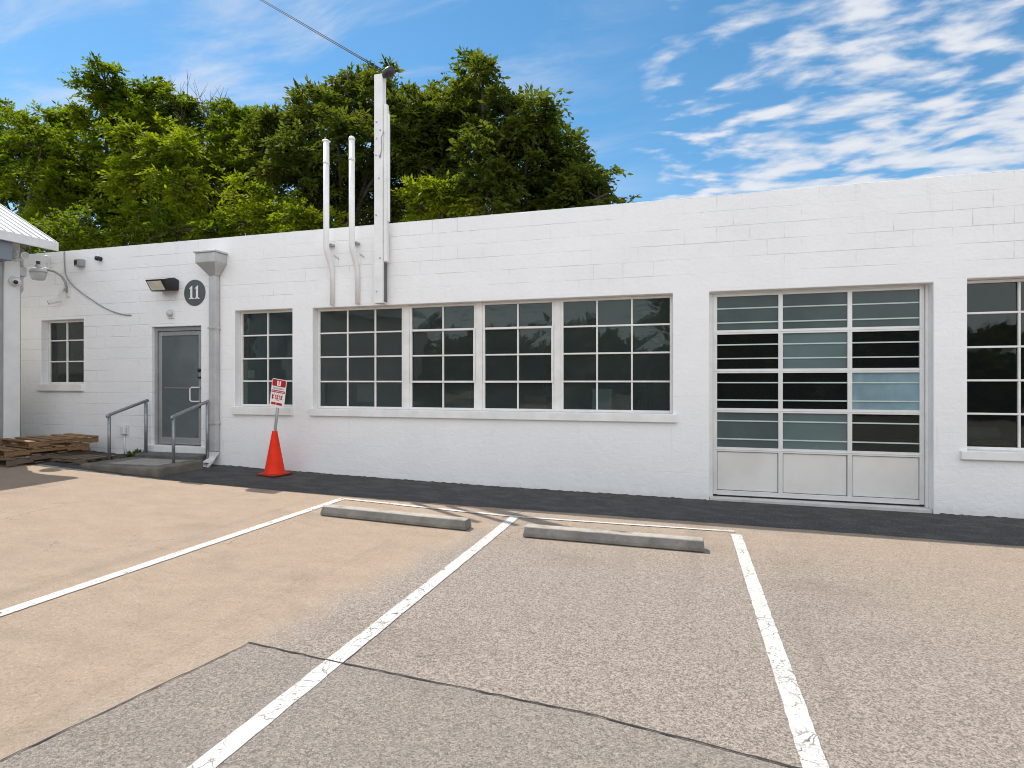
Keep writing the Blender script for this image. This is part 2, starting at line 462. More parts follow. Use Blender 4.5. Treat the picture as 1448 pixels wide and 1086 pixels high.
simple('column_white', (0.76, 0.76, 0.75), 0.55, 0, 0.06, 2.5, 0.3, 50)
simple('bark', (0.060, 0.048, 0.036), 0.9, 0, 0.35, 9.0, 0.8, 30)
simple('paper', (0.72, 0.75, 0.78), 0.7, 0, 0.05, 9.0)
simple('frosted_teal', (0.070, 0.098, 0.098), 0.22, 0, 0.14, 1.3)
simple('frosted_mid', (0.105, 0.150, 0.155), 0.22, 0, 0.12, 1.3)
simple('blue_reflection', (0.20, 0.30, 0.345), 0.16, 0, 0.20, 2.5)  # pale blue stands for a bright reflection, painted into the pane colour
simple('batten', (0.50, 0.60, 0.56), 0.4, 0, 0.06, 4.0)
simple('door_glass', (0.12, 0.14, 0.14), 0.10, 0, 0.18, 1.1)
simple('carton', (0.32, 0.21, 0.12), 0.8, 0, 0.12, 4.0)
simple('dark_cloth', (0.05, 0.055, 0.06), 0.8, 0, 0.2, 4.0)
wood('pallet_wood', (0.42, 0.235, 0.10), (0.22, 0.12, 0.05))
wood('old_wood', (0.21, 0.17, 0.13), (0.13, 0.105, 0.08))
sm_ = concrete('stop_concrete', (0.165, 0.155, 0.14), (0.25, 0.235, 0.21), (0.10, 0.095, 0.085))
t_ = NT.__new__(NT); t_.t = sm_.node_tree          # sunlit look painted in: the flat top of a stop is mixed paler
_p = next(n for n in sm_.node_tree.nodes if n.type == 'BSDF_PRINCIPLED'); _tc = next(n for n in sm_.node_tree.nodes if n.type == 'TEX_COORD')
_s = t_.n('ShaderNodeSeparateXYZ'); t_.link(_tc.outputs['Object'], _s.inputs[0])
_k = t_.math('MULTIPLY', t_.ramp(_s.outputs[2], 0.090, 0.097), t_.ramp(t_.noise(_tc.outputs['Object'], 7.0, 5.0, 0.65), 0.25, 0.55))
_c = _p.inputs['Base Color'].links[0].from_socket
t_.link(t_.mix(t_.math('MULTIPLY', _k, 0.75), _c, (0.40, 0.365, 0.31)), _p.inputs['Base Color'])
concrete('step_concrete', (0.125, 0.110, 0.090), (0.185, 0.163, 0.136), (0.08, 0.07, 0.058))
concrete('dark_step', (0.10, 0.10, 0.10), (0.16, 0.16, 0.155), (0.07, 0.07, 0.068))
concrete('sill_concrete', (0.50, 0.485, 0.455), (0.60, 0.585, 0.55), (0.34, 0.32, 0.29))
leaf_mat('leaf_green', (0.014, 0.038, 0.004), (0.048, 0.092, 0.006), (0.185, 0.225, 0.008), (0.20, 0.27, 0.0))
leaf_mat('leaf_dark', (0.014, 0.036, 0.008), (0.040, 0.070, 0.012), (0.125, 0.135, 0.018), (0.15, 0.18, 0.0))
leaf_mat('leaf_lime', (0.032, 0.075, 0.005), (0.090, 0.150, 0.008), (0.27, 0.30, 0.012), (0.30, 0.34, 0.0))
leaf_mat('weed', (0.05, 0.09, 0.015), (0.09, 0.12, 0.02), (0.10, 0.10, 0.03), (0.08, 0.10, 0.0))

# ------------------------------------------------------------------ helpers
def tag(o, label=None, cat=None, group=None, kind=None):
    if label: o['label'] = label
    if cat: o['category'] = cat
    if group: o['group'] = group
    if kind: o['kind'] = kind
    return o


def empty(name, loc, label, cat, group=None):
    o = bpy.data.objects.new(name, None)
    o.empty_display_size = 0.2
    o.location = loc
    COL.objects.link(o)
    return tag(o, label, cat, group)


class MB:
    """collects boxes, tubes, prisms and links them as ONE mesh object"""
    def __init__(self):
        self.v, self.f, self.s = [], [], []

    def add(self, vs, fs, smooth=False):
        k = len(self.v)
        self.v += [tuple(p) for p in vs]
        self.f += [tuple(i + k for i in f) for f in fs]
        self.s += [smooth] * len(fs)
        return self

    def box(self, x0, x1, y0, y1, z0, z1, mat=None):
        vs = [Vector((x, y, z)) for z in (z0, z1) for y in (y0, y1) for x in (x0, x1)]
        if mat is not None: vs = [mat @ p for p in vs]
        return self.add(vs, [(0, 2, 3, 1), (4, 5, 7, 6), (0, 1, 5, 4), (2, 6, 7, 3), (0, 4, 6, 2), (1, 3, 7, 5)])

    def prism(self, pts, vec, smooth=False):
        """closed outline (3D points) pushed along vec"""
        n = len(pts); vec = Vector(vec)
        vs = [Vector(p) for p in pts] + [Vector(p) + vec for p in pts]
        fs = [tuple(range(n))[::-1], tuple(range(n, 2 * n))]
        self.add(vs, fs)
        k = len(self.v) - 2 * n
        for i in range(n):
            j = (i + 1) % n
            self.f.append((k + i, k + j, k + n + j, k + n + i)); self.s.append(smooth)
        return self

    def loft(self, a, b, cap=True, smooth=False):
        n = len(a)
        fs = [(i, (i + 1) % n, n + (i + 1) % n, n + i) for i in range(n)]
        if cap: fs += [tuple(range(n))[::-1], tuple(range(n, 2 * n))]
        return self.add(list(a) + list(b), fs, smooth)

    def tube(self, pts, r, seg=10, cap=True):
        pts = [Vector(p) for p in pts]
        rs = r if isinstance(r, (list, tuple)) else [r] * len(pts)
        rings, up = [], None
        for i, p in enumerate(pts):
            d = (pts[min(i + 1, len(pts) - 1)] - pts[max(i - 1, 0)]).normalized()
            if up is None:
                up = d.orthogonal().normalized()
            else:
                up = (up - d * up.dot(d)).normalized()
            s = d.cross(up)
            rings.append([p + (up * math.cos(2 * math.pi * k / seg) + s * math.sin(2 * math.pi * k / seg)) * rs[i] for k in range(seg)])
        k0 = len(self.v)
        for ring in rings: self.v += [tuple(q) for q in ring]
        for i in range(len(rings) - 1):
            for k in range(seg):
                a = k0 + i * seg + k; b = k0 + i * seg + (k + 1) % seg
                self.f.append((a, b, b + seg, a + seg)); self.s.append(True)
        if cap:
            self.f.append(tuple(range(k0, k0 + seg))[::-1]); self.s.append(False)
            e = k0 + (len(rings) - 1) * seg
            self.f.append(tuple(range(e, e + seg))); self.s.append(False)
        return self

    def lathe(self, centre, axis, prof, seg=24):
        """profile of (distance along axis, radius)"""
        axis = Vector(axis).normalized(); c = Vector(centre)
        u = axis.orthogonal().normalized(); v = axis.cross(u)
        k0 = len(self.v)
        for h, r in prof:
            for k in range(seg):
                t = 2 * math.pi * k / seg
                self.v.append(tuple(c + axis * h + (u * math.cos(t) + v * math.sin(t)) * r))
        for i in range(len(prof) - 1):
            for k in range(seg):
                a = k0 + i * seg + k; b = k0 + i * seg + (k + 1) % seg
                self.f.append((a, b, b + seg, a + seg)); self.s.append(True)
        self.f.append(tuple(range(k0, k0 + seg))[::-1]); self.s.append(False)
        e = k0 + (len(prof) - 1) * seg
        self.f.append(tuple(range(e, e + seg))); self.s.append(False)
        return self

    def build(self, name, mat, parent=None, bevel=0.0, segs=2, origin=None):
        me = bpy.data.meshes.new(name)
        base = Vector((0, 0, 0))
        if parent is not None:
            q = parent
            while q is not None:
                base += q.location; q = q.parent
        own = Vector((0, 0, 0))
        if origin is not None:
            own = Vector(origin) - base
        off = base + own
        me.from_pydata([tuple(Vector(p) - off) for p in self.v], [], self.f)
        me.polygons.foreach_set('use_smooth', self.s)
        me.update()
        bm = bmesh.new(); bm.from_mesh(me)
        bmesh.ops.recalc_face_normals(bm, faces=bm.faces)
        bm.to_mesh(me); bm.free()
        me.materials.append(MATS[mat] if isinstance(mat, str) else mat)
        o = bpy.data.objects.new(name, me)
        COL.objects.link(o)
        o.location = own
        if parent is not None: o.parent = parent
        if bevel:
            b = o.modifiers.new('bevel', 'BEVEL')
            b.width = bevel; b.segments = segs; b.limit_method = 'ANGLE'; b.angle_limit = math.radians(35)
            b.harden_normals = False
        return o


def arc(c, r, a0, a1, n, plane='xz', y=0.0):
    return [(c[0] + r * math.cos(a0 + (a1 - a0) * i / n), y, c[1] + r * math.sin(a0 + (a1 - a0) * i / n)) for i in range(n + 1)]


_gx = np.array([-60, -24, -14, -10.3, -7.5, -5, -2.37, .28, 3.7, 12, 60])
_gz = np.array([.9, .75, .5, .28, .14, .075, .025, 0, -.02, -.03, -.03])


def gz(x):
    return float(np.mean(np.interp(np.linspace(x - .7, x + .7, 9), _gx, _gz)))


def sheet(name, poly, lift, mat, kind='structure', label=None, cat=None, group=None, step=0.5, grid=False):
    """a flat outline laid on the sloping ground, cut along x so it follows the slope"""
    bm = bmesh.new()
    bm.faces.new([bm.verts.new((x, y, 0)) for x, y in poly])
    xs = [p[0] for p in poly]
    cuts = [c for c in np.arange(-16, 13, step) if min(xs) < c < max(xs)]
    for c in cuts:
        bmesh.ops.bisect_plane(bm, geom=bm.verts[:] + bm.edges[:] + bm.faces[:], plane_co=(c, 0, 0), plane_no=(1, 0, 0))
    for vtx in bm.verts: vtx.co.z = gz(vtx.co.x) + lift
    bmesh.ops.recalc_face_normals(bm, faces=bm.faces)
    if sum(f.normal.z for f in bm.faces) < 0:
        bmesh.ops.reverse_faces(bm, faces=bm.faces)
    me = bpy.data.meshes.new(name); bm.to_mesh(me); bm.free()
    for pl in me.polygons: pl.use_smooth = True
    me.materials.append(MATS[mat])
    o = bpy.data.objects.new(name, me); COL.objects.link(o)
    return tag(o, label, cat, group, kind)


# ------------------------------------------------------------------ ground, paving, painted lines
sheet('ground', [(-300, -300), (300, -300), (300, 300), (-300, 300)], 0.0, 'lot')
rs = random.Random(5)
edge = [(-10.9, -1.50), (-10.2, -1.47), (-9.4, -1.43), (-8.4, -1.40), (-7.4, -1.385), (-6.0, -1.375), (-4.4, -1.36), (-2.7, -1.335),
        (-1.2, -1.29), (.46, -1.27), (1.8, -1.29), (3.0, -1.33), (5, -1.34), (9.5, -1.4)]
fine_edge = []
for (a, b), (c, d) in zip(edge, edge[1:]):
    n = max(2, int((c - a) / 0.12))
    for i in range(n):
        fine_edge.append((a + (c - a) * i / n, b + (d - b) * i / n + rs.uniform(-.012, .012)))
sheet('asphalt_strip', fine_edge + [edge[-1], (9.5, .10), (-16, .10), (-16, -.75), (-10.9, -.75)], 0.003, 'strip')
sheet('asphalt_patch', [(-2.406, -5.19), (-1.84, -5.235), (-.43, -5.32), (.41, -5.45), (3.0, -5.78), (9, -6.5), (9, -14), (-4.0, -14), (-2.606, -6.352)], 0.003, 'patch')


# the asphalt creeps up the foot of the wall in a ragged crumbling fillet
fl = MB(); r = random.Random(17)
prev = None
xx = -10.85
while xx < 9.4:
    g = gz(xx)
    if -9.05 < xx < -7.40 or .29 < xx < 2.83:
        prev = None
    else:
        hgt = .006 + .012 * r.random() ** 2; wd = .02 + .04 * r.random()
        q = [(xx, -.0008, g + hgt), (xx, -wd * .4, g + hgt * .55), (xx, -wd, g + .001)]
        if prev: fl.add(prev + q, [(0, 1, 4, 3), (1, 2, 5, 4)], True)
        prev = q
    xx += .035 + .03 * r.random()
tag(fl.build('asphalt_fillet', 'strip'), kind='structure')


def strip_line(name, a, b, width, lift, mat, jitter=0.0, seed=1, kind='structure', label=None, cat=None, group=None, w_end=None):
    a = Vector((*a, 0)); b = Vector((*b, 0)); d = (b - a).normalized(); s = Vector((-d.y, d.x, 0))
    r = random.Random(seed); n = max(2, int((b - a).length / 0.06))
    L, R = [], []
    for i in range(n + 1):
        t = i / n; p = a.lerp(b, t); ww = width + ((w_end or width) - width) * t
        j = r.uniform(-jitter, jitter)
        L.append(p + s * (ww / 2 + r.uniform(-jitter, jitter) * .5 + j)); R.append(p - s * (ww / 2 + r.uniform(-jitter, jitter) * .5 - j))
    poly = [(p.x, p.y) for p in L] + [(p.x, p.y) for p in reversed(R)]
    return sheet(name, poly, lift, mat, kind, label, cat, group)


LG = 'white painted stall lines'
strip_line('parking_line', (-4.15, -1.56), (-4.215, -9.5), .105, 0.006, 'line_paint', .0022, 2, None,
           'white stall line painted on the tan paving, running out at the left edge', 'parking line', LG)
strip_line('parking_line', (-1.825, -1.70), (-1.815, -9.5), .105, 0.006, 'line_paint', .0022, 3, None,
           'white stall line between the two concrete wheel stops', 'parking line', LG)
strip_line('parking_line', (.50, -1.72), (.50, -9.5), .102, 0.006, 'line_paint', .0022, 4, None,
           'white stall line running toward the viewer from in front of the garage door', 'parking line', LG)
me_pts = [(-4.2, -1.52), (-1.77, -1.69), (.49, -1.60)]
strip_line('end_line', me_pts[0], me_pts[1], .062, 0.0075, 'line_paint', .002, 5, None,
           'thin white line across the head of the left stall, behind its wheel stop', 'parking line', 'thin white lines across the stall heads')
strip_line('end_line', me_pts[1], me_pts[2], .05, 0.0075, 'line_paint', .002, 6, None,
           'thin white line across the head of the right stall, behind its wheel stop', 'parking line', 'thin white lines across the stall heads')
def crack(pts, width, seed):
    for i, (a, b) in enumerate(zip(pts, pts[1:])):
        strip_line('pavement_joint', a, b, width, 0.0066 + .0003 * (i + seed % 5), 'joint_black', .0035, seed + i)
crack([(-2.42, -5.19), (-1.84, -5.235), (-.43, -5.32), (.41, -5.45), (3.0, -5.78), (9, -6.5)], .011, 11)
crack([(-2.406, -5.186), (-2.606, -6.352), (-4.0, -14)], .008, 31)
crack([(-1.80, -1.28), (-1.84, -1.50), (-1.95, -1.80)], .006, 42)

# ------------------------------------------------------------------ the white building
PAR = 3.955
bld = empty('white_building', (0, 0, 0), 'long low white painted block building with steel windows and a glazed garage door', 'building')
TH = 0.22
OPEN = [(-11.57, -10.51, 1.50, 2.69), (-8.93, -7.86, 0.33, 2.495), (-7.165, -6.045, 1.13, 2.72), (-5.666, -.152, 1.115, 2.71),
        (.308, 2.81, -0.4, 2.71), (3.149, 5.40, .74, 2.738)]


def pierced_wall(x0, x1, z0, z1, y0, y1, holes):
    xs = sorted({x0, x1, *[h[0] for h in holes], *[h[1] for h in holes]})
    zs = sorted({z0, z1, *[h[2] for h in holes], *[h[3] for h in holes]})
    zs = [z for z in zs if z0 <= z <= z1]
    mb = MB(); idx = {}
    def vid(i, j, k):
        if (i, j, k) not in idx:
            idx[(i, j, k)] = len(mb.v); mb.v.append((xs[i], (y0, y1)[k], zs[j]))
        return idx[(i, j, k)]
    def solid(i, j):
        if i < 0 or j < 0 or i >= len(xs) - 1 or j >= len(zs) - 1: return False
        cx, cz = (xs[i] + xs[i + 1]) / 2, (zs[j] + zs[j + 1]) / 2
        return not any(h[0] < cx < h[1] and h[2] < cz < h[3] for h in holes)
    for i in range(len(xs) - 1):
        for j in range(len(zs) - 1):
            if not solid(i, j): continue
            for k in (0, 1):
                q = (vid(i, j, k), vid(i + 1, j, k), vid(i + 1, j + 1, k), vid(i, j + 1, k))
                mb.f.append(q if k == 0 else q[::-1]); mb.s.append(False)
            for (di, dj, a, b) in ((-1, 0, (i, j), (i, j + 1)), (1, 0, (i + 1, j), (i + 1, j + 1)), (0, -1, (i, j), (i + 1, j)), (0, 1, (i, j + 1), (i + 1, j + 1))):
                if not solid(i + di, j + dj):
                    mb.f.append((vid(*a, 0), vid(*b, 0), vid(*b, 1), vid(*a, 1))); mb.s.append(False)
    return mb


pierced_wall(-16, 9.5, -0.5, PAR, 0, TH, OPEN).build('wall', 'block', bld, 0.010, 2)
MB().box(-16, -15.78, TH, 5.5, -.5, PAR).box(9.28, 9.5, TH, 5.5, -.5, PAR).box(-16, 9.5, 5.5, 5.72, -.5, PAR).build('rear_wall', 'block', bld)
MB().box(-15.78, 9.28, TH, 5.5, 3.45, 3.6).build('roof', 'roof_felt', bld)
MB().box(-15.78, .10, TH, 5.5, .30, .36).box(.10, 9.28, TH, 5.5, -.1, .035).build('floor', 'interior_floor', bld)
MB().box(-15.78, 9.28, 5.40, 5.49, .40, 3.44).box(.0, .09, TH + .01, 5.38, .37, 3.44).box(-15.77, -15.70, TH + .01, 5.38, .37, 3.44).build('partition', 'interior', bld)


def sill(x0, x1, z0, z1):
    MB().box(x0, x1, -.045, .128, z0, z1).build('window_sill', 'white_paint', bld, .008, 2)


sill(-11.63, -10.50, 1.372, 1.502)
sill(-7.185, -6.03, 1.000, 1.132)
sill(-5.70, -.095, 1.003, 1.117)
sill(3.075, 5.47, .640, .742)


def window(x0, x1, z0, z1, vs, hs, y=.13, frame=.035, bar=.024, sash=None, glass='glass', lip=0.0):
    """steel window: outer frame and glazing bars in one mesh, its panes a sub-part"""
    m = MB(); d0, d1 = y, y + .045
    m.box(x0, x0 + frame, d0, d1, z0, z1).box(x1 - frame, x1, d0, d1, z0, z1)
    m.box(x0 + frame, x1 - frame, d0 + .001, d1, z0, z0 + frame).box(x0 + frame, x1 - frame, d0 + .001, d1, z1 - frame, z1)
    zz = [z0 + frame] + sorted(hs) + [z1 - frame]
    for h in hs: m.box(x0 + frame, x1 - frame, d0 + .005, d1 - .006, h - bar / 2, h + bar / 2)
    for v_ in vs:
        for a, b in zip(zz, zz[1:]):
            lo = a + (bar / 2 if a in hs else 0); hi = b - (bar / 2 if b in hs else 0)
            m.box(v_ - bar / 2, v_ + bar / 2, d0 + .006, d1 - .008, lo, hi)
    o = m.build('window', 'white_frame', bld, .004, 1)
    if sash:
        a, b = sash; t = .03
        s = MB()
        s.box(x0 + .012, x0 + .012 + t, d0 - .016, d0 - .001, a, b).box(x1 - .012 - t, x1 - .012, d0 - .016, d0 - .001, a, b)
        s.box(x0 + .012 + t, x1 - .012 - t, d0 - .015, d0 - .001, a, a + t).box(x0 + .012 + t, x1 - .012 - t, d0 - .015, d0 - .001, b - t, b)
        s.build('sash', 'white_frame', o, .003, 1)
    g = MB()
    xs = [x0 + frame * .6] + sorted(vs) + [x1 - frame * .6]
    hz = [z0 + frame * .6] + sorted(hs) + [z1 - frame * .6]
    r = random.Random(int(abs(x0) * 100))
    for a, b in zip(xs, xs[1:]):
        for c, e in zip(hz, hz[1:]):
            # every pane sits a hair out of true, as puttied glass does
            t1, t2 = r.uniform(-.005, .005), r.uniform(-.005, .005)
            yy = y + .028
            vs_ = [(a, yy + t1, c), (b, yy - t1 + t2, c), (b, yy - t1 - t2, e), (a, yy + t1 - t2, e)]
            g.add(vs_ + [(p[0], p[1] + .005, p[2]) for p in vs_], [(0, 1, 2, 3), (7, 6, 5, 4), (0, 4, 5, 1), (1, 5, 6, 2), (2, 6, 7, 3), (3, 7, 4, 0)])
    g.build('glass', glass, o)
    return o


window(-11.566, -10.512, 1.502, 2.688, [-11.105], [2.316, 1.921])
window(-7.162, -6.048, 1.132, 2.718, [-6.627], [2.313, 1.927, 1.552])
HB = [2.318, 1.937, 1.545]
window(-5.663, -4.135, 1.117, 2.708, [-5.122, -4.632], HB)
window(-4.035, -2.955, 1.117, 2.708, [-3.488], HB, sash=(HB[1] - .41, HB[0] + .02))
window(-2.855, -1.775, 1.117, 2.708, [-2.316], HB, sash=(HB[1] - .41, HB[0] + .02))
window(-1.680, -.155, 1.117, 2.708, [-1.17, -.692], HB)
for a, b in ((-4.135, -4.035), (-2.955, -2.855), (-1.775, -1.680)):
    MB().box(a, b, .122, .20, 1.117, 2.709).build('mullion', 'white_frame', bld, .004, 1)
window(3.152, 5.397, .742, 2.735, [3.715, 4.275, 4.835], [2.349, 1.949, 1.557, 1.165], glass='clear_glass')

# the entrance: metal frame, glazed leaf with pull handle and lock
door = MB()
door.box(-8.927, -8.87, .06, .16, .44, 2.49).box(-7.915, -7.863, .06, .16, .44, 2.49).box(-8.87, -7.915, .06, .16, 2.425, 2.49)
dr = door.build('door', 'grey_frame', bld, .004, 1)
lf = MB().box(-8.865, -8.80, .085, .135, .455, 2.42).box(-7.995, -7.92, .085, .135, .455, 2.42)
lf.box(-8.80, -7.995, .085, .135, .455, .575).box(-8.80, -7.995, .085, .135, 2.345, 2.42)
lf.build('leaf', 'grey_frame', dr, .004, 1)
MB().box(-8.80, -7.995, .10, .115, .575, 2.345).build('glass', 'door_glass', dr)
MB().box(-8.74, -8.08, .088, .098, 1.428, 1.440).build('push_bar', 'grey_plastic', dr)
MB().tube([(-7.945, .085, 1.445), (-7.945, .035, 1.445), (-8.07, .012, 1.445), (-8.10, .008, 1.42), (-8.10, .008, 1.23), (-8.07, .012, 1.205), (-7.945, .035, 1.205), (-7.945, .085, 1.205)], .013, 10).build('handle', 'white_plastic', dr)
MB().box(-8.00, -7.93, .05, .084, 1.10, 1.16).build('lower_lock', 'black_metal', dr, .004, 1)
MB().lathe((-7.97, .084, 1.74), (0, -1, 0), [(0, .03), (.02, .03), (.022, .018), (.03, .018)], 14).build('lock_cylinder', 'black_metal', dr)
MB().box(-7.985, -7.93, .05, .084, 1.60, 1.63).build('latch', 'black_metal', dr, .004, 1)
MB().box(-9.02, -7.70, -.03, .16, .325, .44).build('threshold', 'white_paint', bld, .008, 2)

# the glazed sectional garage door
gd_z = [.085, .655, 1.168, 1.682, 2.190, 2.690]
gd_x = [.385, 1.181, 1.972, 2.755]
GY = .155
gm = MB()
gx0, gx1 = .362, 2.772
gm.box(gx0, gx0 + .05, GY, GY + .05, .06, 2.70).box(gx1 - .05, gx1, GY, GY + .05, .06, 2.70)
for i, z in enumerate(gd_z):
    h = .028 if 0 < i < 5 else .030
    gm.box(gx0 + .05, gx1 - .05, GY + .001, GY + .05, z - h, z + h if 0 < i < 5 else z + .028)
    if 0 < i < 5: gm.box(gx0, gx1, GY - .004, GY, z - .004, z + .004)
for x in gd_x[1:3]:
    for a, b in zip(gd_z, gd_z[1:]): gm.box(x - .026, x + .026, GY + .002, GY + .05, a + .028, b - .028)
gd = gm.build('garage_door', 'aluminium', bld, .005, 2)
gd['label'] = 'aluminium sectional garage door with clear, frosted and blue panes'
panes = [['frosted_teal', 'frosted_teal', 'frosted_teal'], ['dark', 'frosted_mid', 'dark'], ['dark', 'dark', 'blue_reflection'], ['frosted_teal', 'frosted_mid', 'dark']]
lab = {'frosted_teal': 'grey green frosted pane', 'dark': 'clear dark pane', 'frosted_mid': 'teal frosted pane', 'blue_reflection': 'pale blue pane with a bright reflection painted into its colour'}
for r_, row in enumerate(panes):
    z1, z0 = gd_z[5 - r_] - .028, gd_z[4 - r_] + .028
    for c_, kind in enumerate(row):
        a = gd_x[c_] + (.026 if c_ else .024); b = gd_x[c_ + 1] - (.026 if c_ < 2 else .03)
        p = MB().box(a, b, GY + .022, GY + .030, z0, z1).build('pane', 'dark_glass' if kind == 'dark' else kind, gd)
        p['label'] = lab[kind]
    f1, f2 = ((.36, .78), (.30, .70), (.27, .77), (.24, .76))[r_]
    for f_ in (f1, f2):
        zb = z1 - (z1 - z0) * f_
        for c_ in range(3):
            a = gd_x[c_] + (.028 if c_ else .026); b = gd_x[c_ + 1] - (.028 if c_ < 2 else .032)
            MB().box(a, b, GY + .012, GY + .021, zb - .008, zb + .008).build('batten', 'batten', gd)
for c_ in range(3):
    a = gd_x[c_] + (.026 if c_ else .024); b = gd_x[c_ + 1] - (.026 if c_ < 2 else .03)
    p = MB().box(a + .006, b - .006, GY + .018, GY + .035, gd_z[0] + .034, gd_z[1] - .034).build('panel', 'door_panel', gd, .006, 1)
MB().box(.310, .358, GY - .02, GY + .06, .03, 2.708).build('door_track', 'white_paint', gd)
MB().box(2.776, 2.808, GY - .02, GY + .06, .03, 2.708).build('door_track', 'white_paint', gd)
MB().box(.358, 2.776, GY - .02, GY + .06, 2.70, 2.708).build('head_trim', 'white_paint', gd)
MB().box(gx0, gx1, GY + .01, GY + .04, .036, .060).build('rubber_seal', 'black_metal', gd)
MB().box(.312, 2.806, .012, .45, -.15, .032).build('garage_sill', 'sill_concrete', bld, .006, 2)

# ------------------------------------------------------------------ things seen through the panes
ob = MB().box(-7.06, -6.93, .185, .188, 1.60, 1.735).build('paper_notice', 'paper', None, 0)
tag(ob, 'small white paper notice taped inside the window beside the drainpipe', 'notice')
t = empty('work_table', (4.1, 1.0, .035), 'dark work table standing just inside the right hand window', 'table')
MB().box(3.2, 5.6, .55, 1.35, .72, .76).build('tabletop', 'dark_cloth', t, .004, 1)
for lx, ly in ((3.26, .6), (3.26, 1.3), (5.5, .6), (5.5, 1.3)):
    MB().box(lx, lx + .05, ly - .03, ly + .03, .035, .72).build('leg', 'black_metal', t)
tag(MB().lathe((3.18, .75, .87), (1, .12, 0), [(0, .02), (.001, .10), (.60, .10), (.601, .02)], 20).build('fabric_roll', 'grey_plastic', None), 'thick grey roll lying on the table inside the right hand window', 'roll')
tag(MB().box(3.42, 3.86, .58, .95, .761, .79).box(3.45, 3.82, .60, .92, .791, .815).build('carton', 'carton', None, .004, 1), 'flat brown cartons lying on the table inside the right hand window', 'carton')
tag(MB().box(-5.05, -4.72, .30, .304, 1.22, 1.50).build('wall_poster', 'sign_faded', None), 'faded pink poster low inside the left part of the wide window', 'poster')
t = empty('desk_lamp', (-3.2, .55, 1.12), 'small desk lamp standing inside the wide window, second part from the left', 'lamp')
MB().lathe((-3.2, .55, 1.10), (0, 0, 1), [(0, .07), (.02, .07)], 16).build('base', 'grey_plastic', t)
MB().tube([(-3.2, .55, 1.12), (-3.2, .56, 1.5), (-3.12, .5, 1.62)], .012, 8).build('stem', 'galvanised', t)
MB().lathe((-3.10, .49, 1.66), (.3, -.2, -1), [(0, .03), (.1, .09)], 16).build('lamp_shade', 'white_plastic', t)
t = empty('window_bench', (-3, .6, .36), 'long pale workbench standing inside under the wide window', 'bench')
MB().box(-5.5, -.3, .32, .95, 1.05, 1.098).build('benchtop', 'carton', t, .004, 1)
for lx in (-5.4, -2.9, -.4):
    MB().box(lx - .03, lx + .03, .6, .66, .36, 1.05).build('leg', 'black_metal', t)
for bx, bw_, bh_, mt_, lb_ in ((-2.15, .34, .24, 'carton', 'brown carton on the bench inside the third part of the wide window'), (-1.15, .28, .34, 'paper', 'pale box on the bench inside the right part of the wide window'), (-.72, .22, .17, 'dark_cloth', 'dark low box on the bench inside the right end of the wide window')):
    tag(MB().box(bx - bw_ / 2, bx + bw_ / 2, .5, .8, 1.10, 1.10 + bh_).build('box', mt_, None, .004, 1), lb_, 'box')
t = empty('storage_shelf', (-1.6, 3.2, .36), 'tall dark storage shelf deep inside behind the four part window', 'shelf')
MB().box(-2.6, -2.54, 3.0, 3.5, .36, 2.5).build('upright', 'black_metal', t)
MB().box(-.66, -.6, 3.0, 3.5, .36, 2.5).build('upright', 'black_metal', t)
for z in (.8, 1.4, 2.0): MB().box(-2.54, -.66, 3.0, 3.5, z, z + .04).build('shelf_board', 'old_wood', t)

# ------------------------------------------------------------------ fixtures on the white wall
# rain leader: hopper, pipe, shoe
t = empty('downspout', (-7.53, 0, .15), 'grey square downspout with a hopper head between the entrance and a window', 'downspout')
h = MB()
def ring(x0, x1, y0, y1, z): return [(x0, y0, z), (x1, y0, z), (x1, y1, z), (x0, y1, z)]
h.loft(ring(-7.595, -7.457, -.112, -.012, 3.31), ring(-7.715, -7.315, -.27, -.006, 3.50))
h.loft(ring(-7.715, -7.315, -.27, -.006, 3.50), ring(-7.715, -7.315, -.27, -.006, 3.655))
h.loft(ring(-7.735, -7.295, -.29, -.004, 3.656), ring(-7.735, -7.295, -.29, -.004, 3.69))
h.build('hopper', 'grey_duct', t, .005, 1)
MB().box(-7.595, -7.457, -.112, -.02, .38, 3.309).build('pipe', 'grey_duct', t, .012, 2)
for z in (.84, 2.42): MB().box(-7.607, -7.445, -.124, -.003, z, z + .035).build('strap', 'grey_duct', t, .003, 1)
sh = MB()
secs = []
for (y, z, a) in ((-.066, .379, 0), (-.075, .32, 20), (-.12, .26, 45), (-.20, .205, 60), (-.27, .175, 62)):
    a = math.radians(a); n = Vector((0, math.cos(a), math.sin(a)))
    c = Vector((-7.526, y, z))
    secs.append([c + Vector((-.069, 0, 0)) - n * .046, c + Vector((.069, 0, 0)) - n * .046, c + Vector((.069, 0, 0)) + n * .046, c + Vector((-.069, 0, 0)) + n * .046])
for a, b in zip(secs, secs[1:]): sh.loft(a, b, cap=False)
sh.add(secs[0], [(0, 1, 2, 3)])
so = sh.build('shoe', 'aluminium', t)
sm = so.modifiers.new('shell', 'SOLIDIFY'); sm.thickness = .006

